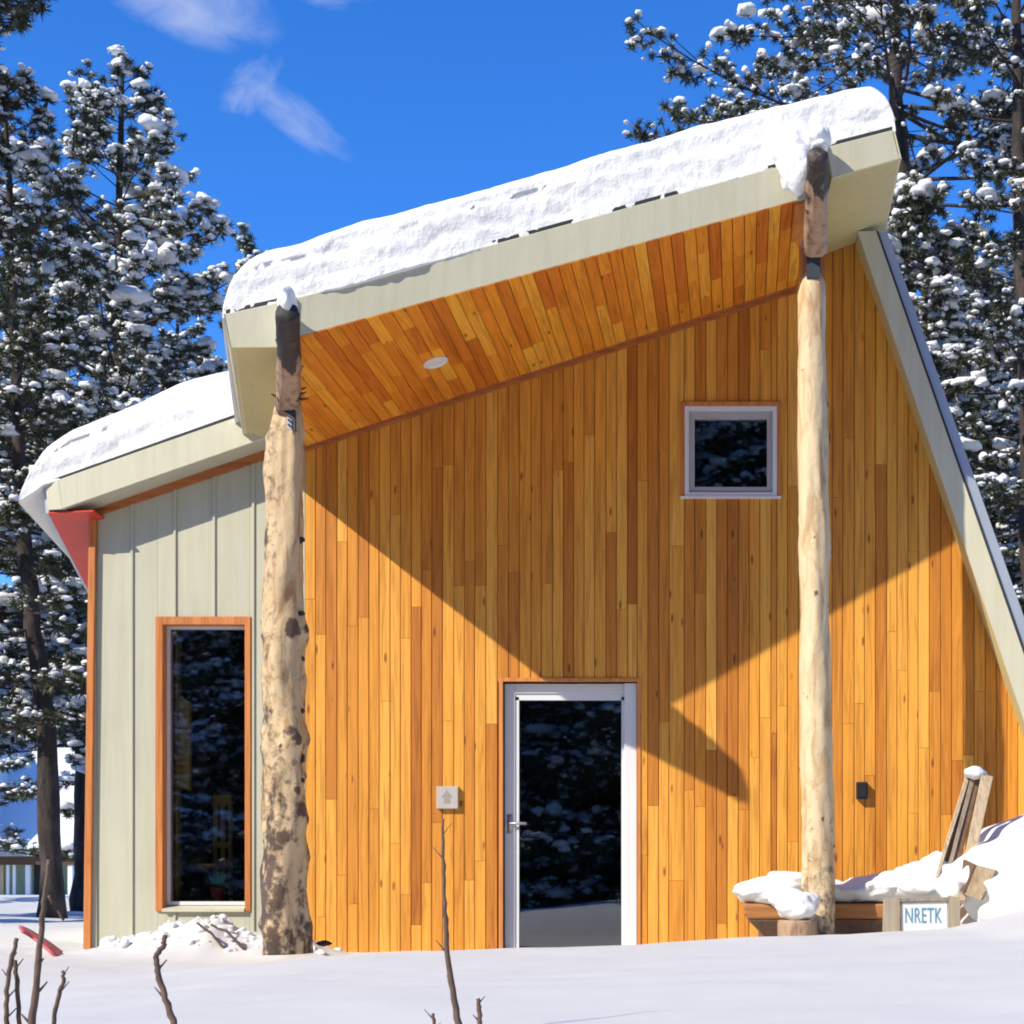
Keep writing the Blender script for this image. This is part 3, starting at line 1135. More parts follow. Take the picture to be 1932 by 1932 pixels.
mb.hexa([(wx(308), -0.03, wz(1720)), (wx(462.5), -0.03, wz(1720)), (wx(462.5), 0.1, wz(1714)), (wx(308), .1, wz(1714)),
         (wx(308), -0.03, wz(1715)), (wx(462.5), -0.03, wz(1715)), (wx(462.5), 0.1, wz(1708.5)), (wx(308), .1, wz(1708.5))])
mb.build('sill', M['fascia'], tw)
# room behind it
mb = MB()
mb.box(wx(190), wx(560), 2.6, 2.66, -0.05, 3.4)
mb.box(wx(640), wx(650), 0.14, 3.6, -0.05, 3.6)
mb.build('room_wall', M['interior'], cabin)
p0 = at(338, 1500, 0.4)
iw = thing('interior_post', (at(345, 1650, 0.4).x, 0.4, -0.05), 'pale yellow timber post inside behind the tall window, with a sunlit patch as a panel', 'post')
bx0, bx1 = at(331, 0, 0.4).x, at(336, 0, 0.4).x
mb = MB()
mb.box(bx0, bx1, 0.4, 0.48, -0.05, 3.3)
mb.build('post_edge', M['yellowwood'], iw)
mb = MB()
a, b = at(337, 1485, 0.4), at(357, 1325, 0.4)
mb.hexa([(a.x, 0.41, a.z), (b.x, 0.41, a.z - .03), (b.x, 0.47, a.z - .03), (a.x, 0.47, a.z), (a.x, 0.41, b.z + .06), (b.x, 0.41, b.z), (b.x, 0.47, b.z), (a.x, 0.47, b.z + .06)])
mb.build('sunlit_patch', M['yellowwood'], iw)  # patch of sunlight built as a pale panel with a slanted edge
for pxa, pxb, pya, pyb, lb in ((407, 418, 1500, 1600, 'first'), (428, 437, 1505, 1585, 'second')):
    pass
ch = thing('interior_chair', (at(420, 1700, 1.5).x, 1.5, -0.05), 'brown wooden chair back seen dimly through the tall window', 'chair')
mb = MB()
for q in (402, 416, 430):
    a = at(q, 1500, 1.5)
    mb.box(a.x, a.x + .035, 1.5, 1.54, -0.05, a.z)
mb.box(at(402, 0, 1.5).x, at(430, 0, 1.5).x + .035, 1.495, 1.545, at(0, 1520, 1.5).z, at(0, 1500, 1.5).z)
mb.box(at(402, 0, 1.5).x, at(430, 0, 1.5).x + .035, 1.495, 1.545, at(0, 1600, 1.5).z, at(0, 1588, 1.5).z)
mb.build('chair_back', M['yellowwood'], ch)
mb = MB()
mb.box(at(402, 0, 1.5).x, at(430, 0, 1.5).x + .035, 1.1, 1.49, at(0, 1640, 1.5).z, at(0, 1630, 1.5).z)
mb.build('seat', M['yellowwood'], ch)
# potted plant on the inner sill
pc = at(412, 1702, 0.32)
pot = thing('potted_plant', pc, 'leafy green plant in a red pot behind the tall window', 'plant')
mb = MB()
prof = [(0.045, 0.0), (0.06, 0.10), (0.068, 0.10), (0.068, 0.125), (0.055, 0.125), (0.05, 0.11)]
vs, fs = [], []
for r_, h_ in prof:
    for q in range(16):
        vs.append((pc.x + r_ * math.cos(q * math.pi / 8), pc.y + r_ * math.sin(q * math.pi / 8), pc.z + h_))
for i in range(len(prof) - 1):
    for q in range(16):
        fs.append((i * 16 + q, i * 16 + (q + 1) % 16, (i + 1) * 16 + (q + 1) % 16, (i + 1) * 16 + q))
mb.add(vs, fs)
mb.build('pot', M['pot'], pot, True)
mb = MB()
for i in range(46):
    az, el = rng.uniform(0, 6.28), rng.uniform(0.25, 1.4)
    L = rng.uniform(0.1, 0.22)
    d_ = Vector((math.cos(az) * math.cos(el), math.sin(az) * math.cos(el), math.sin(el)))
    s_ = d_.cross(Vector((0, 0, 1))).normalized() * 0.022
    b_ = pc + Vector((0, 0, .11))
    m_ = b_ + d_ * L * .6
    t_ = b_ + d_ * L + Vector((0, 0, -.05))
    mb.add([b_, m_ - s_, t_, m_ + s_], [(0, 1, 2, 3)])
mb.build('leaves', M['leaf'], pot)
mb = MB()
mb.box(wx(300), wx(470), 0.15, 0.5, pc.z - .03, pc.z - .001)
mb.build('inner_sill', M['interior'], cabin)


# ------------------------------------------------------------------ logs
def log_mesh(name, pts, rads, mat, parent, seed, knots=30, barkf=None, seg=40, rings=150, rough=0.010, clus=None, kr=0.05, kh=0.012):
    """bumpy round log along a polyline, with knots and bark stored as attributes"""
    pts = np.array([tuple(p) for p in pts])
    L = np.concatenate([[0], np.cumsum(np.linalg.norm(np.diff(pts, axis=0), axis=1))])
    tt = np.linspace(0, L[-1], rings)
    P = np.stack([np.interp(tt, L, pts[:, i]) for i in range(3)], 1)
    Rr = np.interp(tt, L, rads)
    T = np.gradient(P, axis=0)
    T /= np.linalg.norm(T, axis=1)[:, None]
    A = np.cross(T, np.array([0, 1, 0.0]) if abs(T[0][2]) > 0.6 else np.array([1.0, 0, 0]))
    A /= np.linalg.norm(A, axis=1)[:, None]
    B = np.cross(T, A)
    th = np.linspace(0, 2 * np.pi, seg, endpoint=False)
    C, Sn = np.cos(th)[None, :, None], np.sin(th)[None, :, None]
    Nn = A[:, None, :] * C + B[:, None, :] * Sn
    s2 = np.broadcast_to(tt[:, None], (rings, seg))
    cx, sx = np.cos(th)[None, :] + 0 * s2, np.sin(th)[None, :] + 0 * s2
    r = Rr[:, None] + rough * fbm(cx * 1.6 + 5, sx * 1.6, s2 * 2.0, seed, 4)
    rg = np.random.default_rng(seed)
    kn = np.zeros((rings, seg))
    for _ in range(knots):
        k0, a0 = rg.uniform(0.05, L[-1] - .02), rg.uniform(0, 2 * np.pi)
        if clus and rg.uniform() < 0.75:
            k0 = np.clip(L[-1] * clus[rg.integers(len(clus))] + rg.normal() * 0.10, .03, L[-1] - .03)
        sz = (0.22 + 0.78 * rg.uniform() ** 2.2) * kr
        da = np.arccos(np.clip(np.cos(th - a0), -1, 1))[None, :] * Rr[:, None]
        d2 = (da / (sz * 0.8)) ** 2 + ((s2 - k0) / sz) ** 2
        r = r + kh * rg.uniform(0.3, 1) * np.exp(-d2)
        kn = np.maximum(kn, 1.25 * np.exp(-d2 * 1.6) * rg.uniform(0.5, 1))
    P3 = P[:, None, :] + Nn * r[:, :, None]
    V = P3.reshape(-1, 3)
    V = np.concatenate([V, P[:1], P[-1:]])
    ii = np.arange(rings * seg).reshape(rings, seg)
    q = np.stack([ii[:-1], np.roll(ii, -1, 1)[:-1], np.roll(ii, -1, 1)[1:], ii[1:]], -1).reshape(-1, 4).tolist()
    n0 = rings * seg
    q += [(int(ii[0][(k + 1) % seg]), int(ii[0][k]), n0) for k in range(seg)]
    q += [(int(ii[-1][k]), int(ii[-1][(k + 1) % seg]), n0 + 1) for k in range(seg)]
    o = mesh(name, V, q, mat, parent, True)
    me = o.data
    bk = np.zeros((rings, seg)) if barkf is None else barkf(s2 / L[-1], th[None, :] + 0 * s2)
    for nm, arr in (('knot', kn), ('bark', bk)):
        at_ = me.attributes.new(nm, 'FLOAT', 'POINT')
        at_.data.foreach_set('value', np.concatenate([arr.ravel(), [arr[0, 0], arr[-1, 0]]]).astype(np.float32))
    fix(o)
    return o


def stub(mb, base, d, L, r):
    mb.tube([base, base + d * L * .5, base + d * L + Vector((0, 0, .01))], [r, r * .7, r * .35], 6)


# left post
YP = -1.72
lp_pts = [at(539, 1800, YP), at(537, 1700, YP), at(535, 1500, YP), at(534, 1300, YP), at(535, 1100, YP), at(537, 950, YP), at(538, 860, YP), at(543, 815, YP), at(544, 770, YP)]
kpp = (D + YP) / 3000
left_post = thing('log_post', (lp_pts[0].x, YP, gz(lp_pts[0].x, YP)), 'thick knotty peeled log post between the green siding and the cedar wall', 'post', 'log posts carrying the roof')
log_mesh('log', lp_pts, [42 * kpp, 41 * kpp, 39 * kpp, 37.5 * kpp, 36 * kpp, 34 * kpp, 33 * kpp, 29 * kpp, 21 * kpp], M['log_tan'], left_post, 3,
         knots=60, barkf=lambda t, a: 0.42 + 0.30 * np.clip(1 - t * 1.7, 0, 1) * (0.4 + 0.6 * (fbm(np.cos(a) * 2, np.sin(a) * 2, t * 9, 4, 3) > 0.0)) + 0.08 * np.sin(a * 2),
         rough=0.024, kr=0.13, kh=0.030, rings=240, clus=(.03, .09, .17, .26, .37, .54, .60))
mb = MB()
rg = random.Random(4)
for py in (1150, 1165, 1205, 1415, 1425, 1440, 1650, 1600, 1350, 1520, 1690, 1730, 1240, 1560, 1480, 1300, 1020, 1665):
    sgn = rg.choice((-1, 1))
    b_ = at(536 + sgn * 34, py + rg.uniform(-8, 8), YP - .02)
    mb.tube([b_ - Vector((sgn * .03, 0, 0)), b_ + Vector((sgn * .015, -.01, .01))], [0.028 * rg.uniform(.7, 1.3), 0.016], 7)
mb.build('knot_stub', M['bark'], left_post, True)
# right post
YQ = -1.30
rp_pts = [at(1545, 1790, YQ), at(1543, 1640, YQ), at(1541, 1450, YQ), at(1538, 1250, YQ), at(1536, 1000, YQ), at(1533, 800, YQ), at(1531, 640, YQ), at(1531, 560, YQ), at(1533, 530, YQ), at(1534, 512, YQ)]
kq = (D + YQ) / 3000
right_post = thing('log_post', (rp_pts[0].x, YQ, gz(rp_pts[0].x, YQ)), 'slender pale peeled log post to the right of the small square window', 'post', 'log posts carrying the roof')
log_mesh('log', rp_pts, [32 * kq, 31 * kq, 30 * kq, 29 * kq, 28 * kq, 27.5 * kq, 27 * kq, 26 * kq, 22 * kq, 13 * kq], M['log'], right_post, 11,
         knots=60, barkf=lambda t, a: 0.30 + 0.30 * np.clip(1 - t * 3.2, 0, 1), rough=0.012, kr=0.045, kh=0.011, rings=240)

# log beams that carry the roof wings, seen end-on from below
k0, k1 = at(544, 770, YP - .03), at(543, 588, -2.66)
beamL = thing('roof_beam', k0, 'dark barky log beam end under the left roof wing, above the knotty post', 'beam', 'log beams poking out past the fascia')
b0 = k0 + (k0 - k1) * 0.05
log_mesh('log', [b0, line(k0, k1, .5), k1], [0.083, 0.08, 0.076], M['logbeam'], beamL, 21, knots=14, seg=28, rings=60,
         barkf=lambda t, a: 0.22 + 0.62 * np.clip((t - 0.50 + 0.16 * fbm(np.cos(a) * 2, np.sin(a) * 2, t * 7, 8, 3)) * 8, 0, 1) + 0.25 * (t < .25), rough=0.016, kr=0.06, kh=0.024)
mb = MB()
for (px, py, d_) in ((566, 742, (1, -.1, -.1)), (567, 752, (1, 0, -.2)), (566, 735, (1, -.1, .1)), (524, 748, (-1, -.1, .1)), (565, 700, (.8, -.3, .4))):
    stub(mb, at(px - (3 if d_[0] > 0 else -3), py, -1.9), Vector(d_), 0.055, 0.012)
mb.build('branch_stub', M['bark'], beamL)
k0, k1 = at(1538, 466, YQ - .12), at(1542, 292, -2.12)
beamR = thing('roof_beam', k0, 'short log beam end on a steel plate above the slender right post', 'beam', 'log beams poking out past the fascia')
log_mesh('log', [k0 + (k0 - k1) * .03, line(k0, k1, .5), k1], [0.082, 0.08, 0.072], M['logbeam'], beamR, 27, knots=16, seg=28, rings=60,
         barkf=lambda t, a: 0.12 + 0.62 * np.clip((t - 0.56 + 0.16 * fbm(np.cos(a) * 2, np.sin(a) * 2, t * 7, 9, 3)) * 8, 0, 1), rough=0.014, kr=0.04, kh=0.012)
# steel connectors between posts and beams
st = thing('post_bracket', at(550, 790, YP - .12), 'dark steel knife plate with bolts joining the knotty post to its beam', 'bracket')
mb = MB()
mb.prism([at(531, 770, YP - .13), at(548, 752, YP - .13), at(556, 762, YP - .13), at(557, 812, YP - .13), at(551, 812, YP - .13), at(549, 792, YP - .13)], (0, .03, 0))
mb.build('plate', M['steel'], st)
mb = MB()
mb.prism([at(541, 785, YP - .134), at(550, 792, YP - .134), at(550, 810, YP - .134), at(541, 808, YP - .134)], (0, .012, 0))
mb.build('face_plate', M['steel_light'], st)
for q in (793, 802):
    mb = MB()
    c_ = at(545.5, q, YP - .135)
    mb.tube([c_, c_ + Vector((0, -.012, 0))], 0.008, 6)
    mb.build('bolt', M['steel'], st)
st = thing('post_bracket', at(1533, 500, YQ - .06), 'steel T-shaped bracket under the beam on the slender right post', 'bracket')
mb = MB()
mb.prism([at(1512, 454, YQ - .13), at(1562, 454, YQ - .13), at(1562, 459, YQ - .13), at(1512, 459, YQ - .13)], (0, .2, 0))
mb.build('top_plate', M['steel_light'], st)
mb = MB()
mb.prism([at(1521, 459.2, YQ - .10), at(1549, 459.2, YQ - .10), at(1547, 524, YQ - .10), at(1522, 524, YQ - .10)], (0, .05, 0))
mb.build('knife_plate', M['steel'], st)
mb = MB()
mb.prism([at(1508, 462, YQ - .04), at(1520.5, 462, YQ - .04), at(1521, 530, YQ - .04), at(1510, 535, YQ - .04)], (0, .1, 0))
mb.prism([at(1549.5, 462, YQ - .04), at(1557, 462, YQ - .04), at(1556, 530, YQ - .04), at(1548, 524, YQ - .04)], (0, .1, 0))
mb.build('side_block', M['trim'], st)


# ------------------------------------------------------------------ roof snow
def roof_snow(name, edge, thick, mat, label, loc, over=0.02, back_len=7.5, flare_l=0.27, flare_r=0.0, n=360, seed=5, capl=0.5, capr=0.35, dropl=0.0, lateral=0.10, cat='snow'):
    """a slab of snow along the polyline edge (front, lower line), rounded at the front and both ends"""
    E_ = np.array([tuple(p) for p in edge])
    L = np.concatenate([[0], np.cumsum(np.linalg.norm(np.diff(E_, axis=0), axis=1))])
    s = np.linspace(0, L[-1], n)
    s = L[-1] * (0.5 - 0.5 * np.cos(np.pi * np.linspace(0, 1, n))) * 0.25 + 0.75 * s
    P = np.stack([np.interp(s, L, E_[:, i]) for i in range(3)], 1)
    Th = np.interp(s, L, np.interp(np.linspace(0, 1, len(L)), np.linspace(0, 1, len(thick)), thick)) if len(thick) != len(L) else np.interp(s, L, thick)
    prof = [(0.16, 0.0), (0.03, 0.0), (-0.5 * over, 0.0), (-0.85 * over, 0.03)]
    for q in np.linspace(0.10, 0.72, 15):
        prof.append((-over * (1.0 + 0.15 * math.sin(q * 9)), q))
    for a in np.linspace(0, math.pi / 2, 10)[1:]:
        prof.append((-over + 0.30 * (1 - math.cos(a)), 0.72 + 0.28 * math.sin(a)))
    prof += [(0.4, 1.01), (0.7, 1.03), (1.2, 1.03), (2.5, 1.03), (5, 1.03), (back_len, 1.0), (back_len, 0.0)]
    prof = np.array(prof)
    np_ = len(prof)
    u = s / L[-1]
    cl_, cr_ = np.clip(s / capl, 0, 1), np.clip((L[-1] - s) / capr, 0, 1)
    capf = np.sqrt(np.clip(1 - (1 - cl_) ** 2.2, 0, 1)) * np.sqrt(np.clip(1 - (1 - cr_) ** 2.2, 0, 1))
    H = Th * (0.0 + capf)
    yb = prof[:, 0][None, :]
    y = P[:, 1][:, None] + np.where(yb < 0, yb * (0.4 + 0.6 * capf[:, None]), yb)
    z = P[:, 2][:, None] + prof[:, 1][None, :] * H[:, None]
    depth = np.clip(yb, 0, None)
    flare = flare_l * (1 - u) + flare_r * u
    x = P[:, 0][:, None] - flare[:, None] * depth
    z = z - flare_l * np.clip(1 - u, 0, 1)[:, None] * depth * 0.33
    frontm = (prof[:, 0] < 0.6)[None, :] & (prof[:, 1] > -0.005)[None, :]
    nz = fbm(x * 3.2, z * 9.0, y * 3, seed, 4, 0.5) * 0.012 + fbm(x * 14, z * 22, y * 9, seed + 3, 3, 0.6) * 0.006
    lay = 0.004 * np.sin((z - 0.33 * x) * 34 + 2 * fbm(x * 1.5, z * 2, 0, seed + 9, 2))
    fadew = np.clip((0.38 - yb) / 0.38, 0, 1)
    y = y - np.where(frontm, (nz + lay - 0.010) * (0.3 + 0.7 * capf[:, None]) * fadew, 0)
    z = z + np.where(prof[:, 1][None, :] > 0.6, fbm(x * 1.1, y * 0.6, 0, seed + 5, 4) * 0.03, 0) * capf[:, None]
    # ragged lower lip
    lip = (prof[:, 1] < 0.05)[None, :] & (prof[:, 0] < 0.1)[None, :]
    z = z + np.where(lip, 0.028 * np.maximum(0, fbm(s * 1.7, 0 * s, 0, seed + 11, 3) - 0.25)[:, None] - 0.008, 0)
    V = np.stack([x, y, z], -1).reshape(-1, 3)
    ii = np.arange(n * np_).reshape(n, np_)
    q = np.stack([ii[:-1, :-1], ii[1:, :-1], ii[1:, 1:], ii[:-1, 1:]], -1).reshape(-1, 4).tolist()
    q += np.stack([ii[:-1, -1], ii[1:, -1], ii[1:, 0], ii[:-1, 0]], -1).tolist()
    o = top_mesh(name, V, q, mat, loc, label, cat, smooth=True)
    fix(o)
    return o


ED = [at(418, 602, -2.19), at(436, 592, -2.20), at(500, 578, -2.17), at(563, 565, -2.15), at(700, 524, -2.1), at(1000, 441, -1.93), at(1300, 360, -1.78), at(1520, 298, -1.66), at(1600, 268, -1.64), at(1668, 249, -1.63), at(1690, 244, -1.63)]
TH = [0.48, 0.50, 0.51, 0.50, 0.50, 0.52, 0.52, 0.50, 0.45, 0.41, 0.39]
LS = roof_snow('roof_snow', ED, TH, M['snow_roof'], 'thick layered snow slab lying on the big upper roof', tuple(at(1000, 441, -1.93)), over=-0.008, capl=0.42, capr=0.22, seed=5)
ED2 = [at(34, 948, YB - .02), at(80, 914, YB - .01), at(130, 897, YB), at(300, 838, YB), at(480, 775, YB), at(560, 745, YB)]
LS2 = roof_snow('roof_snow', ED2, [0.38, 0.44, 0.47, 0.48, 0.48, 0.48], M['snow_roof'], 'smooth snow layer on the lower left roof', tuple(at(300, 838, YB)), over=-0.01, back_len=5.5, flare_l=0.185, n=200, capl=0.55, capr=0.01, seed=15)


def ico(sub=2):
    import bmesh
    bm = bmesh.new()
    bmesh.ops.create_icosphere(bm, subdivisions=sub, radius=1)
    v = np.array([tuple(q.co) for q in bm.verts])
    f = np.array([[q.index for q in fc.verts] for fc in bm.faces])
    bm.free()
    return v, f


IV, IF = ico(2)
IV1, IF1 = ico(1)
IV3, IF3 = ico(4)
IVc, IFc = ico(2)


def blob(c, r, seed=1, amp=0.17, fr=2.2):
    d = 1 + amp * fbm(IV3[:, 0] * fr + 10, IV3[:, 1] * fr, IV3[:, 2] * fr, seed, 4)
    v = IV3 * d[:, None] * np.array(r) + np.array(tuple(c))
    return v, IF3


def clod(c, r, seed=1, amp=0.12, fr=1.5):
    d = 1 + amp * fbm(IVc[:, 0] * fr + 10, IVc[:, 1] * fr, IVc[:, 2] * fr, seed, 3)
    return IVc * d[:, None] * np.array(r) + np.array(tuple(c)), IFc


def blobs_obj(name, specs, mat, parent=None, **kw):
    V, Fs, n = [], [], 0
    for i, (c, r, *rest) in enumerate(specs):
        v, f = blob(c, r, i * 13 + 5, *(rest if rest else ()))
        V.append(v)
        Fs.append(f + n)
        n += len(v)
    V = np.concatenate(V)
    Fs = np.concatenate(Fs).tolist()
    o = top_mesh(name, V, Fs, mat, kw['loc'], kw['label'], kw['cat'], kw.get('group'), True)
    m_ = o.modifiers.new('merge', 'REMESH')
    m_.mode = 'VOXEL'
    m_.voxel_size = kw.get('vox', 0.014)
    m_.use_smooth_shade = True
    m_ = o.modifiers.new('soften', 'SMOOTH')
    m_.factor = 0.5
    m_.iterations = kw.get('it', 4)
    return o


# tongue of snow hanging beside the right beam; snow on both beam ends, left one built up to widen the beam's shadow
blobs_obj('snow_tongue', [(at(1502, 322, -1.80), (0.12, 0.10, 0.17)), (at(1497, 290, -1.74), (0.15, 0.12, 0.20)), (at(1500, 268, -1.70), (0.19, 0.09, 0.13))],
          M['snow_roof'], loc=at(1500, 330, -1.80), label='rounded tongue of snow drooping over the fascia beside the right beam', cat='snow')
bx_a, bx_b = at(544, 770, YP - .03), at(543, 588, -2.66)
blobs_obj('beam_snow', [(line(bx_a, bx_b, (-yy - 1.75) / .91) + Vector((0, 0, dz_)), (0.055, 0.11, rz_)) for yy, dz_, rz_ in
                        ((-2.16, .21, .20), (-2.28, .20, .18), (-2.40, .19, .16), (-2.50, .15, .14), (-2.59, .115, .11))],
          M['snow_roof'], loc=at(541, 572, -2.5), label='narrow ridge of snow on the left beam end, built up for its shadow', cat='snow')
blobs_obj('beam_snow', [(at(1546, 280, -1.98), (0.06, 0.12, 0.04)), (at(1546, 262, -1.80), (0.08, 0.12, 0.08))],
          M['snow_roof'], loc=at(1546, 275, -1.95), label='small cap of snow on the right beam end', cat='snow')

# ------------------------------------------------------------------ things on and beside the wall
M['plaque'] = plain('grey_beige_plaque', (0.50, 0.46, 0.43), 0.5, 0.04)
sg = thing('wall_plaque', at(845, 1505, -0.01), 'small grey-beige square plaque with a grey emblem on the cedar wall', 'plaque')
mb = MB()
mb.box(wx(825), wx(865.5), -0.035, 0.007, wz(1526), wz(1484))
bevel(mb.build('plate', M['plaque'], sg), 0.004, 2)
mb = MB()
for tri in ([(845, 1491), (834, 1505), (856, 1505)], [(839, 1506), (851, 1506), (851, 1516), (839, 1516)]):
    mb.prism([Vector((wx(a), -0.0365, wz(b))) for a, b in tri], (0, .0012, 0))
mb.build('emblem', M['grey_ink'], sg)
so = thing('outlet_box', at(1626, 1492, -0.01), 'small black outdoor socket box right of the slender post', 'socket')
mb = MB()
mb.box(wx(1615), wx(1636), -0.055, 0.007, wz(1508), wz(1476))
bevel(mb.build('cover', M['black'], so), 0.006, 2)
mb = MB()
mb.box(wx(1618), wx(1633), -0.062, -0.0555, wz(1504), wz(1482))
mb.build('lid', M['black'], so)


def xyb(px, py, Y):
    return at(px, py, Y)


# half-log bench under snow
bY = -0.85
bench = thing('log_bench', (at(1560, 1750, bY).x, bY, gz(at(1560, 1750, bY).x, bY)), 'half-log bench buried in snow, running behind the slender post', 'bench')
a, b = at(1400, 1704, bY), at(1770, 1700, bY)
mb = MB()
x0_, x1_ = a.x, b.x
mb.hexa([(x0_ + .03, bY - .2, a.z - .115), (x1_, bY - .2, a.z - .115), (x1_, bY + .2, a.z - .115), (x0_ + .03, bY + .2, a.z - .115),
         (x0_, bY - .22, a.z), (x1_, bY - .22, a.z), (x1_, bY + .22, a.z), (x0_, bY + .22, a.z)])
bevel(mb.build('seat', M['bench'], bench), 0.02, 3)
mb = MB()
mb.hexa([(x0_ + .26, bY - .02, a.z - .34), (x1_ - .1, bY - .02, a.z - .34), (x1_ - .1, bY + .06, a.z - .34), (x0_ + .26, bY + .06, a.z - .34),
         (x0_ + .035, bY - .195, a.z - .117), (x1_ - .005, bY - .195, a.z - .117), (x1_ - .005, bY + .195, a.z - .117), (x0_ + .035, bY + .195, a.z - .117)])
bevel(mb.build('shaded_underside', M['oldbrown'], bench), 0.02, 3)  # shade below the seat put into a darker wood colour
for q in (1455, 1720):
    mb = MB()
    c_ = at(q, 1730, bY + .02)
    mb.tube([(c_.x, c_.y, -0.25), (c_.x, c_.y, c_.z + .02)], 0.10, 12)
    mb.build('leg', M['oldbrown'], bench)
zb = a.z
blobs_obj('bench_snow', [(at(1445, 1682, bY - .05), (0.24, 0.25, 0.115)), (at(1490, 1676, bY - .05), (0.26, 0.26, 0.12)), (at(1535, 1680, bY - .02), (0.24, .24, .11)), (at(1590, 1686, bY), (0.22, .22, .075)),
                         (at(1640, 1680, bY - .05), (0.25, 0.25, 0.105)), (at(1690, 1672, bY - .05), (0.28, 0.25, 0.13)), (at(1745, 1662, bY - .05), (0.26, 0.24, 0.15))],
          M['snow'], loc=at(1600, 1700, bY), label='long cushion of snow on the log bench behind the slender post', cat='snow')
# stump in front with its own snow
sY = -1.75
sp_ = at(1505, 1745, sY)
stump = thing('log_stump', (sp_.x, sY, gz(sp_.x, sY)), 'short cut log stump at the foot of the slender post', 'stump')
log_mesh('log', [(sp_.x, sY, -.1), (sp_.x, sY, sp_.z - .0), (sp_.x, sY, sp_.z + .035)], [0.145, 0.14, 0.135], M['logbeam'], stump, 41, knots=4, seg=28, rings=24, barkf=lambda t, a: 0.3 + 0 * t, rough=.008)
blobs_obj('stump_snow', [(at(1503, 1712, sY), (0.145, 0.15, 0.105)), (at(1488, 1700, sY + .1), (0.13, .15, .09)), (at(1522, 1700, sY + .08), (0.10, .13, .07))],
          M['snow'], loc=at(1503, 1730, sY), label='rounded lump of snow on the log stump', cat='snow')

# bright bank of slid snow at the right end of the wall
blobs_obj('snow_bank', [(at(2010, 1662, -1.9), (0.75, 0.80, 0.42)), (at(1945, 1695, -1.9), (0.30, 0.42, 0.25)), (at(1948, 1728, -2.5), (0.34, 0.32, 0.13)), (at(2080, 1640, -1.6), (0.9, 1.0, 0.55))],
          M['snow'], loc=at(1950, 1720, -1.9), label='bright bank of slid snow rising at the right end of the cedar wall', cat='snow bank', vox=0.02, it=14)

# framed sign board with lettering
yS = -2.2
sgn = thing('sign_board', (at(1738, 1755, yS).x, yS, gz(at(1738, 1755, yS).x, yS)), 'weathered grey framed sign with blue letters half buried in snow', 'sign')
def prs(name, pts, y0, th, mat, par):
    mb = MB()
    mb.prism([at(px, py, y0) for px, py in pts], (0, th, 0))
    return bevel(mb.build(name, mat, par), 0.003)
prs('stile', [(1665, 1800), (1700, 1800), (1698, 1693), (1668, 1697)], yS, 0.06, M['weathered'], sgn)
prs('stile', [(1787, 1780), (1812, 1780), (1812, 1693), (1790, 1690)], yS, 0.06, M['weathered'], sgn)
prs('rail', [(1699, 1702), (1789, 1700), (1789, 1693), (1699, 1695)], yS + .004, 0.05, M['weathered'], sgn)
prs('board', [(1700, 1790), (1788, 1790), (1788, 1700.5), (1700, 1702.5)], yS + .022, 0.015, M['signwhite'], sgn)
fc = bpy.data.curves.new('lettering', 'FONT')
fc.body = 'NRETK'
fc.size = 0.125
fc.space_character = 1.05
fc.extrude = 0.0015
fo = bpy.data.objects.new('lettering_tmp', fc)
COL.objects.link(fo)
bpy.context.view_layer.update()
me = bpy.data.meshes.new_from_object(fo.evaluated_get(bpy.context.evaluated_depsgraph_get()))
bpy.data.objects.remove(fo)
co = np.array([tuple(v_.co) for v_ in me.vertices])
w_, h_ = np.ptp(co[:, 0]), np.ptp(co[:, 1])
tl_, br_ = at(1708, 1713, yS + .019), at(1777, 1741, yS + .019)
co[:, 0] = (co[:, 0] - co[:, 0].min()) / w_ * (br_.x - tl_.x) + tl_.x
co[:, 1] = (co[:, 1] - co[:, 1].min()) / h_ * (tl_.z - br_.z) + br_.z
V_ = np.stack([co[:, 0], yS + .0195 - co[:, 2], co[:, 1]], 1)
mesh('lettering', V_, [tuple(p_.vertices) for p_ in me.polygons], M['ink'], sgn)

# leaning planks with a lump of snow on their ends
pY = -2.1
def plank(name, pts, y0, y1, th, mat, label, cat='plank'):
    """pts: bottom-left, bottom-right, top-right, top-left on the picture; bottom at y0, top at y1"""
    c = [at(*pts[0], y0), at(*pts[1], y0), at(*pts[2], y1), at(*pts[3], y1)]
    mb = MB()
    off = Vector((0.01, th, 0.01))
    mb.hexa([c[0], c[1], c[1] + off, c[0] + off, c[3], c[2], c[2] + off, c[3] + off])
    ctr = (c[0] + c[1]) / 2
    o = top_mesh(name, mb.v, mb.f, mat, tuple(ctr), label, cat, 'old planks leaning in the snow')
    fix(o)
    return bevel(o, 0.004)
plank('leaning_plank', [(1768, 1660), (1800, 1668), (1851, 1467), (1822, 1462)], pY + .15, pY + .45, 0.05, M['oldbrown'], 'dark brown leaning plank, the left one of the pair, capped with snow')
plank('leaning_plank', [(1802, 1700), (1822, 1700), (1874, 1466), (1852, 1462)], pY, pY + .32, 0.07, M['tan'], 'pale weathered leaning plank, the right one of the pair')
plank('leaning_plank', [(1764, 1655), (1771, 1655), (1828, 1473), (1821, 1465)], pY + .10, pY + .42, 0.06, M['tan'], 'thin pale batten along the left edge of the dark leaning plank')
plank('leaning_plank', [(1781, 1660), (1789, 1660), (1840, 1470), (1832, 1465)], pY + .13, pY + .43, 0.05, M['weathered'], 'narrow grey batten lying on the dark leaning plank')
blobs_obj('plank_snow', [(at(1838, 1458, pY + .40), (0.075, 0.08, 0.05)), (at(1853, 1462, pY + .42), (0.04, .06, .03))],
          M['snow'], loc=at(1838, 1468, pY + .4), label='small lump of snow on top of the leaning planks', cat='snow')
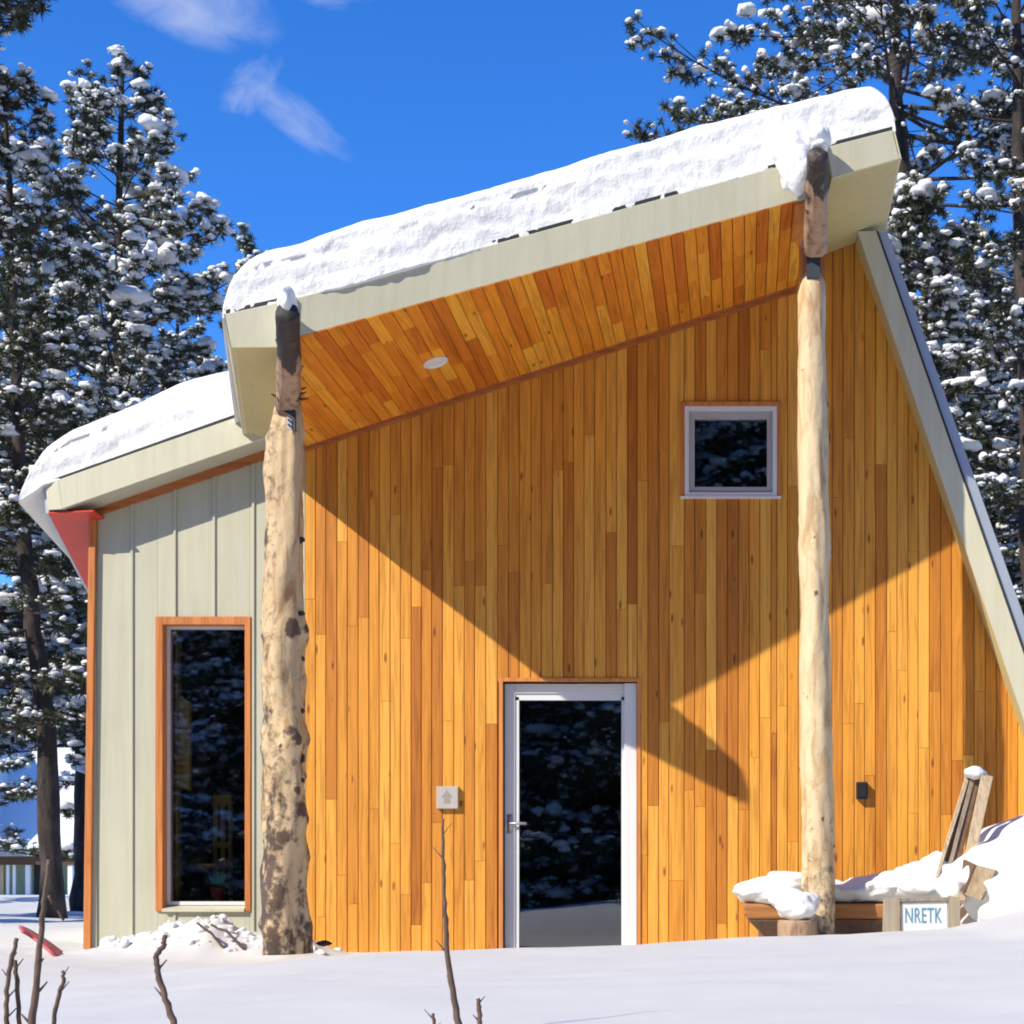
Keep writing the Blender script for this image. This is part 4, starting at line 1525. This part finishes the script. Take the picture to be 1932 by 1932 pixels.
blobs_obj('snow_heap', [(at(1768, 1640, pY + .45), (0.13, 0.15, 0.13)), (at(1788, 1662, pY + .25), (0.16, 0.16, 0.15)), (at(1745, 1672, pY + .25), (0.18, .16, .10)), (at(1796, 1682, pY + .12), (0.09, .12, .11))],
          M['snow'], loc=at(1780, 1700, pY), label='heap of snow at the foot of the leaning planks', cat='snow')
# tilted wooden planter box
bxY = -2.35
pb = thing('planter_box', at(1850, 1690, bxY), 'tapered wooden planter box tilted in the snow beside the planks', 'planter')
def bxp(y0, yo):
    return [at(1824, 1690, y0), at(1848, 1697, y0), at(1876, 1640, yo), at(1818, 1632, yo)]
mb = MB()
c = [at(1822, 1686, bxY), at(1850, 1697, bxY), at(1878, 1641, bxY - .06), at(1843, 1632, bxY - .06)]
d = [at(1816, 1680, bxY + .2), at(1840, 1690, bxY + .2), at(1872, 1634, bxY + .28), at(1822, 1622, bxY + .28)]
def wallq(p, q, r_, s_, nm, mat):
    mb = MB()
    nrm = (q - p).cross(s_ - p).normalized() * 0.018
    mb.hexa([p, q, q + nrm, p + nrm, s_, r_, r_ + nrm, s_ + nrm])
    mb.build(nm, mat, pb)
wallq(c[0], c[1], c[2], c[3], 'front_board', M['tan'])
wallq(c[1], d[1], d[2], c[2], 'side_board', M['weathered'])
wallq(d[0], c[0], c[3], d[3], 'side_board', M['oldbrown'])
wallq(d[1], d[0], d[3], d[2], 'back_board', M['weathered'])
# small dark stone near the left post
rv, rf = blob(at(611, 1780, -1.6), (0.045, 0.04, 0.022), 4, 0.3)
top_mesh('stone', rv, rf.tolist(), M['bark'], tuple(at(611, 1784, -1.6)), 'small dark stone poking out of snow beside the knotty post', 'stone', smooth=True)

# faded red sheet half buried at far left
rY = -1.0
mb = MB()
N_ = 14
for i in range(N_):
    for j in range(5):
        t_, s_ = i / (N_ - 1), j / 4
        px = 35 + 82 * t_ + 6 * s_
        py = 1750 + 50 * t_ ** 1.3 + 26 * s_ * (0.4 + .6 * t_)
        q_ = at(px, py, rY - .25 * s_ + .05 * math.sin(t_ * 7))
        mb.v.append(tuple(q_))
for i in range(N_ - 1):
    for j in range(4):
        mb.f.append((i * 5 + j, (i + 1) * 5 + j, (i + 1) * 5 + j + 1, i * 5 + j + 1))
o = top_mesh('red_sled', mb.v, mb.f, M['redcloth'], tuple(at(75, 1800, rY)), 'faded red plastic sled edge half buried in snow at far left', 'sled', smooth=True)
m_ = o.modifiers.new('thickness', 'SOLIDIFY')
m_.thickness = 0.02

# ------------------------------------------------------------------ bare stems in the foreground
def stem(paths, label, Y, group='bare stems standing in the foreground snow'):
    first = paths[0][0]
    base = at(first[-1][0], first[-1][1], Y)
    mb = MB()
    for i, (pts, rad) in enumerate(paths):
        # resample smoothly
        P = [at(px, py, Y + (0.02 * i)) for px, py in pts]
        if i == 0:
            # carry the stem down into the snow
            dirn = (P[-1] - P[-2]).normalized()
            while P[-1].z > gz(P[-1].x, Y) - 0.08:
                P.append(P[-1] + Vector((dirn.x * .08, 0, -0.08)))
        Q, Rr = [], []
        for k in range(len(P) - 1):
            for s in range(5):
                t_ = s / 5
                p_ = line(P[k], P[k + 1], t_)
                jit = 0.0022
                Q.append(p_ + Vector((rg.uniform(-jit, jit), rg.uniform(-jit, jit), 0)))
                g_ = (k + t_) / (len(P) - 1)
                Rr.append((rad[0] + (rad[1] - rad[0]) * g_) * rg.uniform(.92, 1.1))
        Q.append(P[-1])
        Rr.append(rad[1])
        mb.tube(Q, Rr, 8)
        for k in range(2, len(Q) - 6, 3):
            if rg.uniform(0, 1) < .6:
                sd_ = rg.choice((-1, 1))
                l_ = rg.uniform(.008, .028)
                mb.tube([Q[k], Q[k] + Vector((sd_ * l_, rg.uniform(-.01, .01), l_ * 1.2))], [Rr[k] * .45, Rr[k] * .2], 5)
    o = top_mesh('bare_stem', mb.v, mb.f, M['twig'], tuple(base), label, 'stem', group, True)
    fix(o)
    return o


u_ = 3.84 / 3000
stem([([(93, 1622), (85, 1690), (78, 1750), (70, 1840), (60, 1935)], [4 * u_, 9 * u_]), ([(92, 1690), (104, 1710), (119, 1736)][::-1], [2.5 * u_, 3 * u_])],
     'tallest thick brown stem at the left edge with a short side twig', -9.2)
stem([([(33, 1770), (22, 1810), (12, 1870), (12, 1935)], [4 * u_, 5.5 * u_]), ([(27, 1812), (32, 1850), (37, 1935)], [4 * u_, 4.5 * u_])],
     'forked thin stem leftmost in the snow', -9.2)
stem([([(119, 1832), (120, 1856), (108, 1885), (100, 1935)], [3.5 * u_, 5.5 * u_])], 'short kinked stem right of the tallest left stem', -9.1)
stem([([(311, 1765), (309, 1782), (294, 1806), (298, 1838), (313, 1885), (330, 1935)], [4.5 * u_, 7.5 * u_])], 'crooked grey stem standing before the pale green wall', -9.2)
stem([([(836, 1545), (837, 1620), (838, 1690), (842, 1765), (850, 1850), (866, 1938)], [2 * u_, 8.5 * u_])], 'long upright stem in front of the cedar wall left of the door', -9.2)
stem([([(902, 1884), (905, 1910), (905, 1940)], [4 * u_, 6 * u_])], 'short stub right of the long upright stem', -9.2)
stem([([(818, 1912), (820, 1945)], [3 * u_, 4 * u_])], 'tiny twig tip left of the long upright stem', -9.2)
# twigs in the drift below the tall window
for (pts, lb) in ((((372, 1741), (385, 1752), (398, 1760)), 'thin twig on the left in the drift below the tall window'), (((398, 1744), (412, 1752), (428, 1757)), 'thin twig at the right in the drift below the tall window')):
    stem([([p_ for p_ in pts], [2.2 * 12 / 3000, 3 * 12 / 3000])], lb, -1.12, 'twigs in the snow drift')

# clods of slid snow on the drift, too many to count
V_, F_, n_ = [], [], 0
rgn = np.random.default_rng(77)
for i in range(170):
    px = rgn.uniform(185, 500) if i < 145 else rgn.uniform(480, 640)
    yy = rgn.normal(-0.84, 0.15)
    xx = (px - VX) * (D + yy) / 3000
    r_ = 0.014 + 0.042 * rgn.uniform() ** 3
    v, f = clod((xx, yy, gz(xx, yy) - r_ * .10), (r_ * rgn.uniform(.8, 1.4), r_, r_ * rgn.uniform(.6, 1)), int(rgn.integers(9999)), 0.45, 1.8)
    V_.append(v[:, :]); F_.append(f + n_); n_ += len(v)
o = top_mesh('snow_clods', np.concatenate(V_), np.concatenate(F_).tolist(), M['snow'], tuple(at(330, 1760, -.8)),
             'loose clods of slid snow on the drift below the tall window', 'snow clods', smooth=True)
o['kind'] = 'stuff'
m_ = o.modifiers.new('merge', 'REMESH')
m_.mode = 'VOXEL'
m_.voxel_size = 0.009
m_.use_smooth_shade = True
m_ = o.modifiers.new('soften', 'SMOOTH')
m_.iterations = 6

# ------------------------------------------------------------------ far house on the left
hY = 42.0
def hp(px, py, dy=0.0):
    return at(px, py, hY + dy)
hb = hp(60, 1710)
fh = thing('far_house', (hb.x, hY, hb.z), 'distant green house with snowy roof and porch behind the left pine trunks', 'house')
z_e, z_g, z_r = hp(0, 1606).z, hp(0, 1712).z, hp(0, 1440).z
xl_, xr_ = hp(-330, 0).x, hp(172, 0).x
mb = MB()
mb.box(xl_ + .5, xr_ - .6, hY + 1.4, hY + 9, z_g - 1, z_e + .2)
mb.build('wall', M['housegreen'], fh)
mb = MB()
rz = z_r + 0.6
mb.hexa([(xl_, hY - .2, z_e - .02), (xr_, hY - .2, z_e - .02), (xr_, hY + 10, z_e - .02), (xl_, hY + 10, z_e - .02),
         (xl_ + 1, hY + 5.0, rz), (xr_ - .8, hY + 5.0, rz), (xr_ - .8, hY + 5.2, rz), (xl_ + 1, hY + 5.2, rz)])
hr = mb.build('roof', M['greyfascia'], fh)
mb = MB()
mb.hexa([(xl_ - .1, hY - .35, z_e + .04), (xr_ + .1, hY - .35, z_e + .04), (xr_ + .1, hY + 10.2, z_e + .04), (xl_ - .1, hY + 10.2, z_e + .04),
         (xl_ + .9, hY + 4.9, rz + .35), (xr_ - .7, hY + 4.9, rz + .35), (xr_ - .7, hY + 5.3, rz + .35), (xl_ + .9, hY + 5.3, rz + .35)])
bevel(mb.build('roof_snow', M['snow'], hr), 0.2, 3)
mb = MB()
gxr, gz_ = hp(-75, 0).x, rz + .9
mb.prism([Vector((gxr - 2.6, hY - 1.5, z_e - .1)), Vector((gxr + 1.0, hY - 1.5, z_e - .1)), Vector((gxr - .8, hY - 1.5, gz_))], (0, 8, 0))
gb = mb.build('shade_gable', M['housegreen'], fh)  # added gable outside the view, put there to shade the main roof
mb = MB()
mb.prism([Vector((gxr + 1.3, hY - 1.8, z_e - .2)), Vector((gxr - .8, hY - 1.8, gz_ + .05)), Vector((gxr - 2.9, hY - 1.8, z_e - .2)), Vector((gxr - 2.9, hY - 1.8, z_e + .15)), Vector((gxr - .8, hY - 1.8, gz_ + .45)), Vector((gxr + 1.3, hY - 1.8, z_e + .15))], (0, 8.3, 0))
mb.build('shade_gable_snow', M['snow'], gb)  # snow on the added gable
mb = MB()
mb.box(xl_, xr_, hY - .22, hY - .1, z_e - .17, z_e - .022)
mb.build('eave', M['greyfascia'], fh)
mb = MB()
mb.box(xl_, xr_ - .2, hY - .05, hY + .12, z_e - .47, z_e - .2)
mb.build('porch_beam', M['brownbeam'], fh)
for q in (2, 52, 132):
    mb = MB()
    c_ = hp(q, 0)
    mb.box(c_.x - .08, c_.x + .08, hY, hY + .12, z_g - .5, z_e - .48)
    mb.build('porch_post', M['tan'] if q < 10 else M['white'], fh)
for q in (14, 26, 86, 100):
    mb = MB()
    c_ = hp(q, 0)
    mb.box(c_.x - .05, c_.x + .05, hY + .02, hY + .08, z_g + .1, z_e - .48)
    mb.build('baluster', M['white'], fh)
mb = MB()
mb.box(hp(0, 0).x, hp(135, 0).x, hY + .01, hY + .09, z_g + .1, z_g + .2)
mb.build('porch_rail', M['white'], fh)
for q in (38, 70):
    mb = MB()
    c_ = hp(q, 0)
    mb.box(c_.x - .12, c_.x + .12, hY + 1.34, hY + 1.38, z_g, z_e - .45)
    mb.build('window', M['black'], fh)

# ------------------------------------------------------------------ pines
def tuft_template(seed, n=42):
    r_ = np.random.default_rng(seed)
    d = r_.normal(size=(n, 3))
    d[:, 2] += 0.35
    d /= np.linalg.norm(d, axis=1)[:, None]
    Ln = r_.uniform(0.75, 1.1, n)
    sd = np.cross(d, r_.normal(size=(n, 3)))
    sd /= np.linalg.norm(sd, axis=1)[:, None]
    st_ = d * 0.12
    w = 0.085
    V = np.stack([st_ - sd * w, st_ + sd * w, d * Ln[:, None]], 1)
    return V.reshape(-1, 3)


TUFTS = [tuft_template(i) for i in range(8)]
NT = len(TUFTS[0])


def rots(n, r_):
    a = r_.uniform(0, 2 * np.pi, n)
    c, s = np.cos(a), np.sin(a)
    Rm = np.zeros((n, 3, 3))
    Rm[:, 0, 0] = c; Rm[:, 0, 1] = -s; Rm[:, 1, 0] = s; Rm[:, 1, 1] = c; Rm[:, 2, 2] = 1
    return Rm


def snow_variants(IV):
    out = []
    for k in range(7):
        d = 1 + 0.42 * fbm(IV[:, 0] * 1.8 + k * 9, IV[:, 1] * 1.8, IV[:, 2] * 1.8, k + 50, 3)
        q = IV * d[:, None]
        q[:, 2] = np.where(q[:, 2] < 0, q[:, 2] * 0.6, q[:, 2])
        out.append(q)
    return out


SNV2, SNV1 = snow_variants(IV), snow_variants(IV1)


def fast_mesh(name, V, Fi, mat, parent, smooth_):
    me = bpy.data.meshes.new(name)
    nf, k = Fi.shape
    me.vertices.add(len(V))
    me.vertices.foreach_set('co', (V - np.array(BASE[parent.name])).astype(np.float32).ravel())
    me.loops.add(nf * k)
    me.loops.foreach_set('vertex_index', Fi.astype(np.int32).ravel())
    me.polygons.add(nf)
    me.polygons.foreach_set('loop_start', np.arange(0, nf * k, k, dtype=np.int32))
    me.polygons.foreach_set('loop_total', np.full(nf, k, dtype=np.int32))
    me.polygons.foreach_set('use_smooth', np.full(nf, smooth_, dtype=bool))
    me.update(calc_edges=True)
    me.materials.append(mat)
    o = bpy.data.objects.new(name, me)
    COL.objects.link(o)
    o.parent = parent
    BASE[o.name] = BASE[parent.name]
    return o


def pine(name, label, Y, trunk_px, r0, crown, seed, tuft=0.145, snow=0.45, snow_size=0.62, levels=26, per=5, cat='pine tree', group='snowy pines round the cabin',
         el=(-0.15, 0.75), sidew=1.0, bend=0.5):
    """trunk_px: [(px, py) ...] from bottom to tip as the photo shows the trunk; crown: [(height fraction, radius m) ...]"""
    r_ = np.random.default_rng(seed)
    T = [at(px, py, Y) for px, py in trunk_px]
    gzb = gz(T[0].x, Y)
    T[0] = Vector((T[0].x, Y, min(T[0].z, gzb - 0.2)))
    P = np.array([tuple(p) for p in T])
    H0, H1 = P[0, 2], P[-1, 2]
    t = thing(name, (T[0].x, Y, gzb), label, cat, group)
    def tp(h):
        z = H0 + (H1 - H0) * h
        return np.array([np.interp(z, P[:, 2], P[:, 0]), Y + 0.0, z])
    mb = MB()
    hs_ = np.linspace(0, 1, 26)
    mb.tube([Vector(tp(h)) + Vector((r_.normal() * .015, 0, 0)) for h in hs_], [r0 * (1 - h * 0.86) * (1 + .5 * max(0, .06 - h) / .06) * (1 + .06 * r_.normal()) for h in hs_], 12)
    ch, cr = [c[0] for c in crown], [c[1] for c in crown]
    lo, hi = ch[0], ch[-1]
    tc_, tdir, ts = [], [], []
    az0 = r_.uniform(0, 6)
    for i in range(levels):
        f = i / (levels - 1)
        h = lo + (hi - lo) * f
        for j in range(per):
            az = az0 + i * 1.1 + j * 2 * np.pi / per + r_.normal() * 0.35
            hh = h + r_.normal() * 0.4 * (hi - lo) / levels
            L = np.interp(hh, ch, cr) * r_.uniform(0.62, 1.12)
            if L < 0.15:
                continue
            s0 = tp(np.clip(hh, 0, 1))
            e_ = el[0] + (el[1] - el[0]) * f + r_.normal() * .12
            d = np.array([math.cos(az) * sidew, math.sin(az), 0])
            m = 7
            tt = np.linspace(0, 1, m)
            wob = r_.normal(size=2) * .12
            bp = s0[None, :] + d[None, :] * (tt * L)[:, None]
            bp[:, 2] += L * (e_ * tt - 0.22 * tt + bend * 0.5 * tt ** 2)
            bp[:, 0] += wob[0] * L * tt ** 2 * -d[1]
            bp[:, 1] += wob[0] * L * tt ** 2 * d[0]
            rr = max(0.012, r0 * 0.14 * (L / max(cr)) ** .8)
            mb.tube([Vector(q) for q in bp], list(np.linspace(rr, rr * .25, m)), 5, False)
            nt_ = max(3, int(L * 10.0 / (tuft / .14)))
            for k in range(nt_):
                u = 0.30 + 0.70 * (k + r_.uniform(0, 1)) / nt_
                q = np.array([np.interp(u, tt, bp[:, c]) for c in range(3)])
                sl = r_.uniform(0.05, 0.36) * L * (1.15 - u) + r_.uniform(0.05, .25)
                sa = az + r_.choice([-1, 1]) * r_.uniform(0.4, 1.4)
                tip = q + np.array([math.cos(sa) * sl, math.sin(sa) * sl, r_.uniform(-.05, .35) * sl + r_.uniform(0, .08)])
                if r_.uniform() < .5:
                    mb.tube([Vector(q), Vector(tip)], [rr * .3, .006], 3, False)
                tc_.append(tip)
                ts.append(tuft * r_.uniform(.7, 1.25))
                if r_.uniform() < .55:
                    tc_.append(q + (tip - q) * .45 + r_.normal(size=3) * .06)
                    ts.append(tuft * r_.uniform(.6, 1.0))
            tc_.append(bp[-1])
            ts.append(tuft * r_.uniform(.9, 1.3))
    tc_.append(np.array(tp(1.0)))
    ts.append(tuft * 1.2)
    mb.build('trunk', M['bark'], t, True)
    tc_ = np.array(tc_)
    ts = np.array(ts)
    n = len(tc_)
    Rm = rots(n, r_)
    ty = r_.integers(0, 8, n)
    base = np.stack([TUFTS[q] for q in ty])
    V = np.einsum('nij,nkj->nki', Rm, base) * ts[:, None, None] + tc_[:, None, :]
    V = V.reshape(-1, 3)
    Fi = np.arange(len(V)).reshape(-1, 3)
    cr_ = fast_mesh('crown', V, Fi, M['needles'], t, False)
    cr_.__setitem__('kind', 'stuff')
    # snow: patchy, heavier on some boughs; several small lumps of mixed shape per tuft
    patch = fbm(tc_[:, 0] * 0.9, tc_[:, 1] * 0.9, tc_[:, 2] * 0.9, seed, 2)
    pr = np.clip(snow * (1 + 0.9 * patch), 0.02, 0.97)
    C, Z = [], []
    for rep, (pf, zf, off) in enumerate(((0.9, 0.85, 0.0), (0.9, 0.55, 0.7), (0.9, 0.42, 0.95), (0.9, 0.34, 1.1))):
        sel = r_.uniform(size=n) < pr * pf
        c = tc_[sel] + np.array([0, 0, 1])[None] * (ts[sel] * (0.50 - 0.15 * rep * off))[:, None]
        c = c + r_.normal(size=c.shape) * np.array([1, 1, .45])[None] * (ts[sel] * off * .62)[:, None]
        C.append(c)
        Z.append(ts[sel] * snow_size * zf * r_.uniform(.40, 1.15, len(c)) * np.where(r_.uniform(size=len(c)) < .10, 1.9, 1.0))
    c, sz = np.concatenate(C), np.concatenate(Z)
    m = len(c)
    if m:
        far = Y > 20
        SV, SF = (SNV1, IF1) if far else (SNV2, IF)
        ty = r_.integers(0, 7, m)
        base = np.stack([SV[q] for q in ty]) * np.stack([r_.uniform(.6, 1.5, m), r_.uniform(.6, 1.5, m), r_.uniform(.40, .95, m)], 1)[:, None, :]
        V = np.einsum('nij,nkj->nki', rots(m, r_), base) * sz[:, None, None] + c[:, None, :]
        nv = len(SV[0])
        Fi = (SF[None] + (np.arange(m) * nv)[:, None, None]).reshape(-1, 3)
        fast_mesh('branch_snow', V.reshape(-1, 3), Fi, M['snow'], t, True)['kind'] = 'stuff'
    return t


# left side
pine('pine_tree', 'dark tall pine at the left edge with a bare leaning lower trunk', 9.0, [(97, 1740), (90, 1400), (66, 1200), (42, 1000), (25, 600), (12, 160)], 0.165,
     [(0.24, 1.1), (0.4, 1.2), (0.7, 0.95), (0.9, 0.6), (1.0, 0.2)], 11, snow=0.45, levels=26, per=4)
pine('pine_tree', 'snow laden pine with a pointed top left of the upper roof', 13.0, [(228, 1740), (222, 1000), (222, 500), (232, 130)], 0.22,
     [(0.22, 2.4), (0.45, 2.6), (0.7, 2.1), (0.88, 1.0), (0.96, .45), (1.0, 0.12)], 12, snow=0.66, snow_size=.82, levels=30, per=5)
pine('pine_tree', 'snowy pine with dark trunk behind the orange corner board', 16.0, [(152, 1745), (150, 1400), (140, 1000), (110, 520)], 0.13,
     [(0.30, 1.8), (0.6, 1.9), (0.85, 1.1), (1.0, 0.2)], 13, snow=0.8, levels=26, per=5)
pine('pine_tree', 'distant snowy pine between the lower roof and the pointed pine', 24.0, [(330, 1760), (330, 1100), (335, 560)], 0.22,
     [(0.2, 2.3), (0.5, 2.0), (0.85, 1.0), (1.0, 0.2)], 14, tuft=.19, snow=0.75, levels=19, per=5)
pine('pine_tree', 'small snowy pine top just left of the upper roof corner', 22.0, [(470, 1760), (470, 900), (472, 452)], 0.2,
     [(0.2, 2.0), (0.6, 1.5), (0.85, 0.75), (1.0, 0.15)], 15, tuft=.17, snow=0.5, levels=24, per=4)
pine('pine_tree', 'hazy background pine at far left behind the leaning trunk', 28.0, [(-60, 1740), (-40, 1100), (0, 380)], 0.26,
     [(0.12, 2.9), (0.5, 2.7), (0.85, 1.5), (1.0, 0.2)], 16, tuft=.21, snow=0.85, levels=19, per=5)
pine('pine_tree', 'low bushy background pine behind the far house', 52.0, [(110, 1700), (112, 1300), (115, 900)], 0.3,
     [(0.1, 4.6), (0.5, 3.6), (0.85, 1.8), (1.0, 0.2)], 17, tuft=.3, snow=0.8, levels=24, per=6)
# branches of a pine that stands outside the frame, entering at the top left
pine('pine_tree', 'tall pine beyond the left edge whose dark boughs hang in the top left corner', 6.5, [(-210, 1740), (-200, 900), (-190, 300), (-180, -500)], 0.27,
     [(0.74, 1.0), (0.80, 2.0), (0.9, 1.6), (1.0, 0.3)], 18, snow=0.2, levels=16, per=7, tuft=.14)
# right side
pine('pine_tree', 'tallest pine with wide open crown behind the high end of the roof', 12.0, [(1760, 1700), (1725, 900), (1703, 420), (1690, 150), (1680, -120), (1675, -420)], 0.30,
     [(0.52, 1.1), (0.60, 2.0), (0.655, 4.9), (0.74, 3.4), (0.84, 2.7), (0.95, 1.4), (1.0, 0.3)], 21, snow=0.58, levels=18, per=5, tuft=.145, el=(-.35, .5), bend=.5)
pine('pine_tree', 'tall pine with straight trunk at the right edge of the picture', 9.0, [(1965, 1700), (1940, 900), (1926, 450), (1920, 100), (1915, -300)], 0.21,
     [(0.28, 1.5), (0.5, 1.3), (0.66, 0.8), (0.8, 1.5), (1.0, 0.6)], 22, snow=0.65, levels=20, per=4, tuft=.14)
pine('pine_tree', 'short pine with heavy snow cap beside the roof corner', 10.5, [(1760, 1700), (1750, 900), (1742, 385)], 0.16,
     [(0.45, 1.2), (0.7, 0.95), (0.9, 0.62), (1.0, 0.3)], 23, snow=0.45, snow_size=.9, levels=22, per=5, tuft=.14)
pine('pine_tree', 'snow crusted pine behind the steep right roof', 14.0, [(1905, 1700), (1892, 1000), (1880, 540)], 0.21,
     [(0.2, 1.9), (0.55, 1.75), (0.85, 1.1), (1.0, 0.2)], 24, snow=0.9, snow_size=.85, levels=28, per=6, tuft=.145)
pine('pine_tree', 'background pine with thin snow between the right trunks', 26.0, [(1820, 1700), (1815, 900), (1810, 560)], 0.24,
     [(0.2, 2.6), (0.6, 2.2), (0.9, 1.0), (1.0, 0.2)], 25, snow=0.6, levels=24, per=5, tuft=.2)
pine('pine_tree', 'background pine at the far right behind the edge trunk', 30.0, [(1990, 1700), (1990, 900), (1985, 420)], 0.26,
     [(0.2, 3.0), (0.6, 2.6), (0.9, 1.2), (1.0, 0.2)], 26, snow=0.7, levels=24, per=5, tuft=.21)


def copy_thing(src, loc, rz, sc, label):
    c = src.copy()
    COL.objects.link(c)
    c.location = loc
    c.rotation_euler = (0, 0, rz)
    c.scale = (sc, sc, sc)
    c['label'] = label
    for ch_ in src.children:
        k = ch_.copy()
        COL.objects.link(k)
        k.parent = c
    return c


# unseen trees: mirrored in the panes; nearer rows and sides added to block light
proto = [o for o in COL.objects if o.name.startswith('pine_tree')]
for i, (x_, y_, a_, s_) in enumerate((*((-34 + 4.6 * q, -28 + (q * 7 % 5 - 2), q * 1.3, 0.95 + .12 * (q % 3)) for q in range(9)), (-26, -50, 1.0, 1.9), (-20, -46, 2.1, 1.7), (-14.5, -50, 0.4, 2.0), (-9, -46, 4.0, 1.9), (-3.5, -50, 5.0, 2.3), (1.5, -47, 3.0, 2.3), (7, -52, .7, 2.3), (-23, -60, 1.9, 2.4), (-11.5, -58, 5.9, 2.5), (-6, -60, .9, 2.6), (-17.5, -58, 2.6, 2.5), (-1, -59, 1.6, 2.8),
                                        *((-40 + 5.2 * q, -38 + (q * 5 % 4), q * 2.1, 1.5 + .15 * (q % 3)) for q in range(17)),
                                        *((-24 - (q * 3 % 5), -22 + 5 * q, q * 1.7, 1.0 + .1 * (q % 4)) for q in range(6)),
                                        *((17 + (q * 3 % 5), -30 + 6 * q, q * 0.9, 1.1 + .1 * (q % 4)) for q in range(7)))):
    src = proto[(1, 3, 5, 6)[i % 4]]
    lb_ = 'unseen snowy pine across the clearing, mirrored in the glass and blocking skylight'
    if i >= 38:
        lb_ = 'unseen snowy pine added left of the cabin to block skylight' if x_ < 0 else 'unseen snowy pine added right of the cabin to block skylight'
    copy_thing(src, (x_, y_, gz(x_, y_)), a_, s_, lb_)
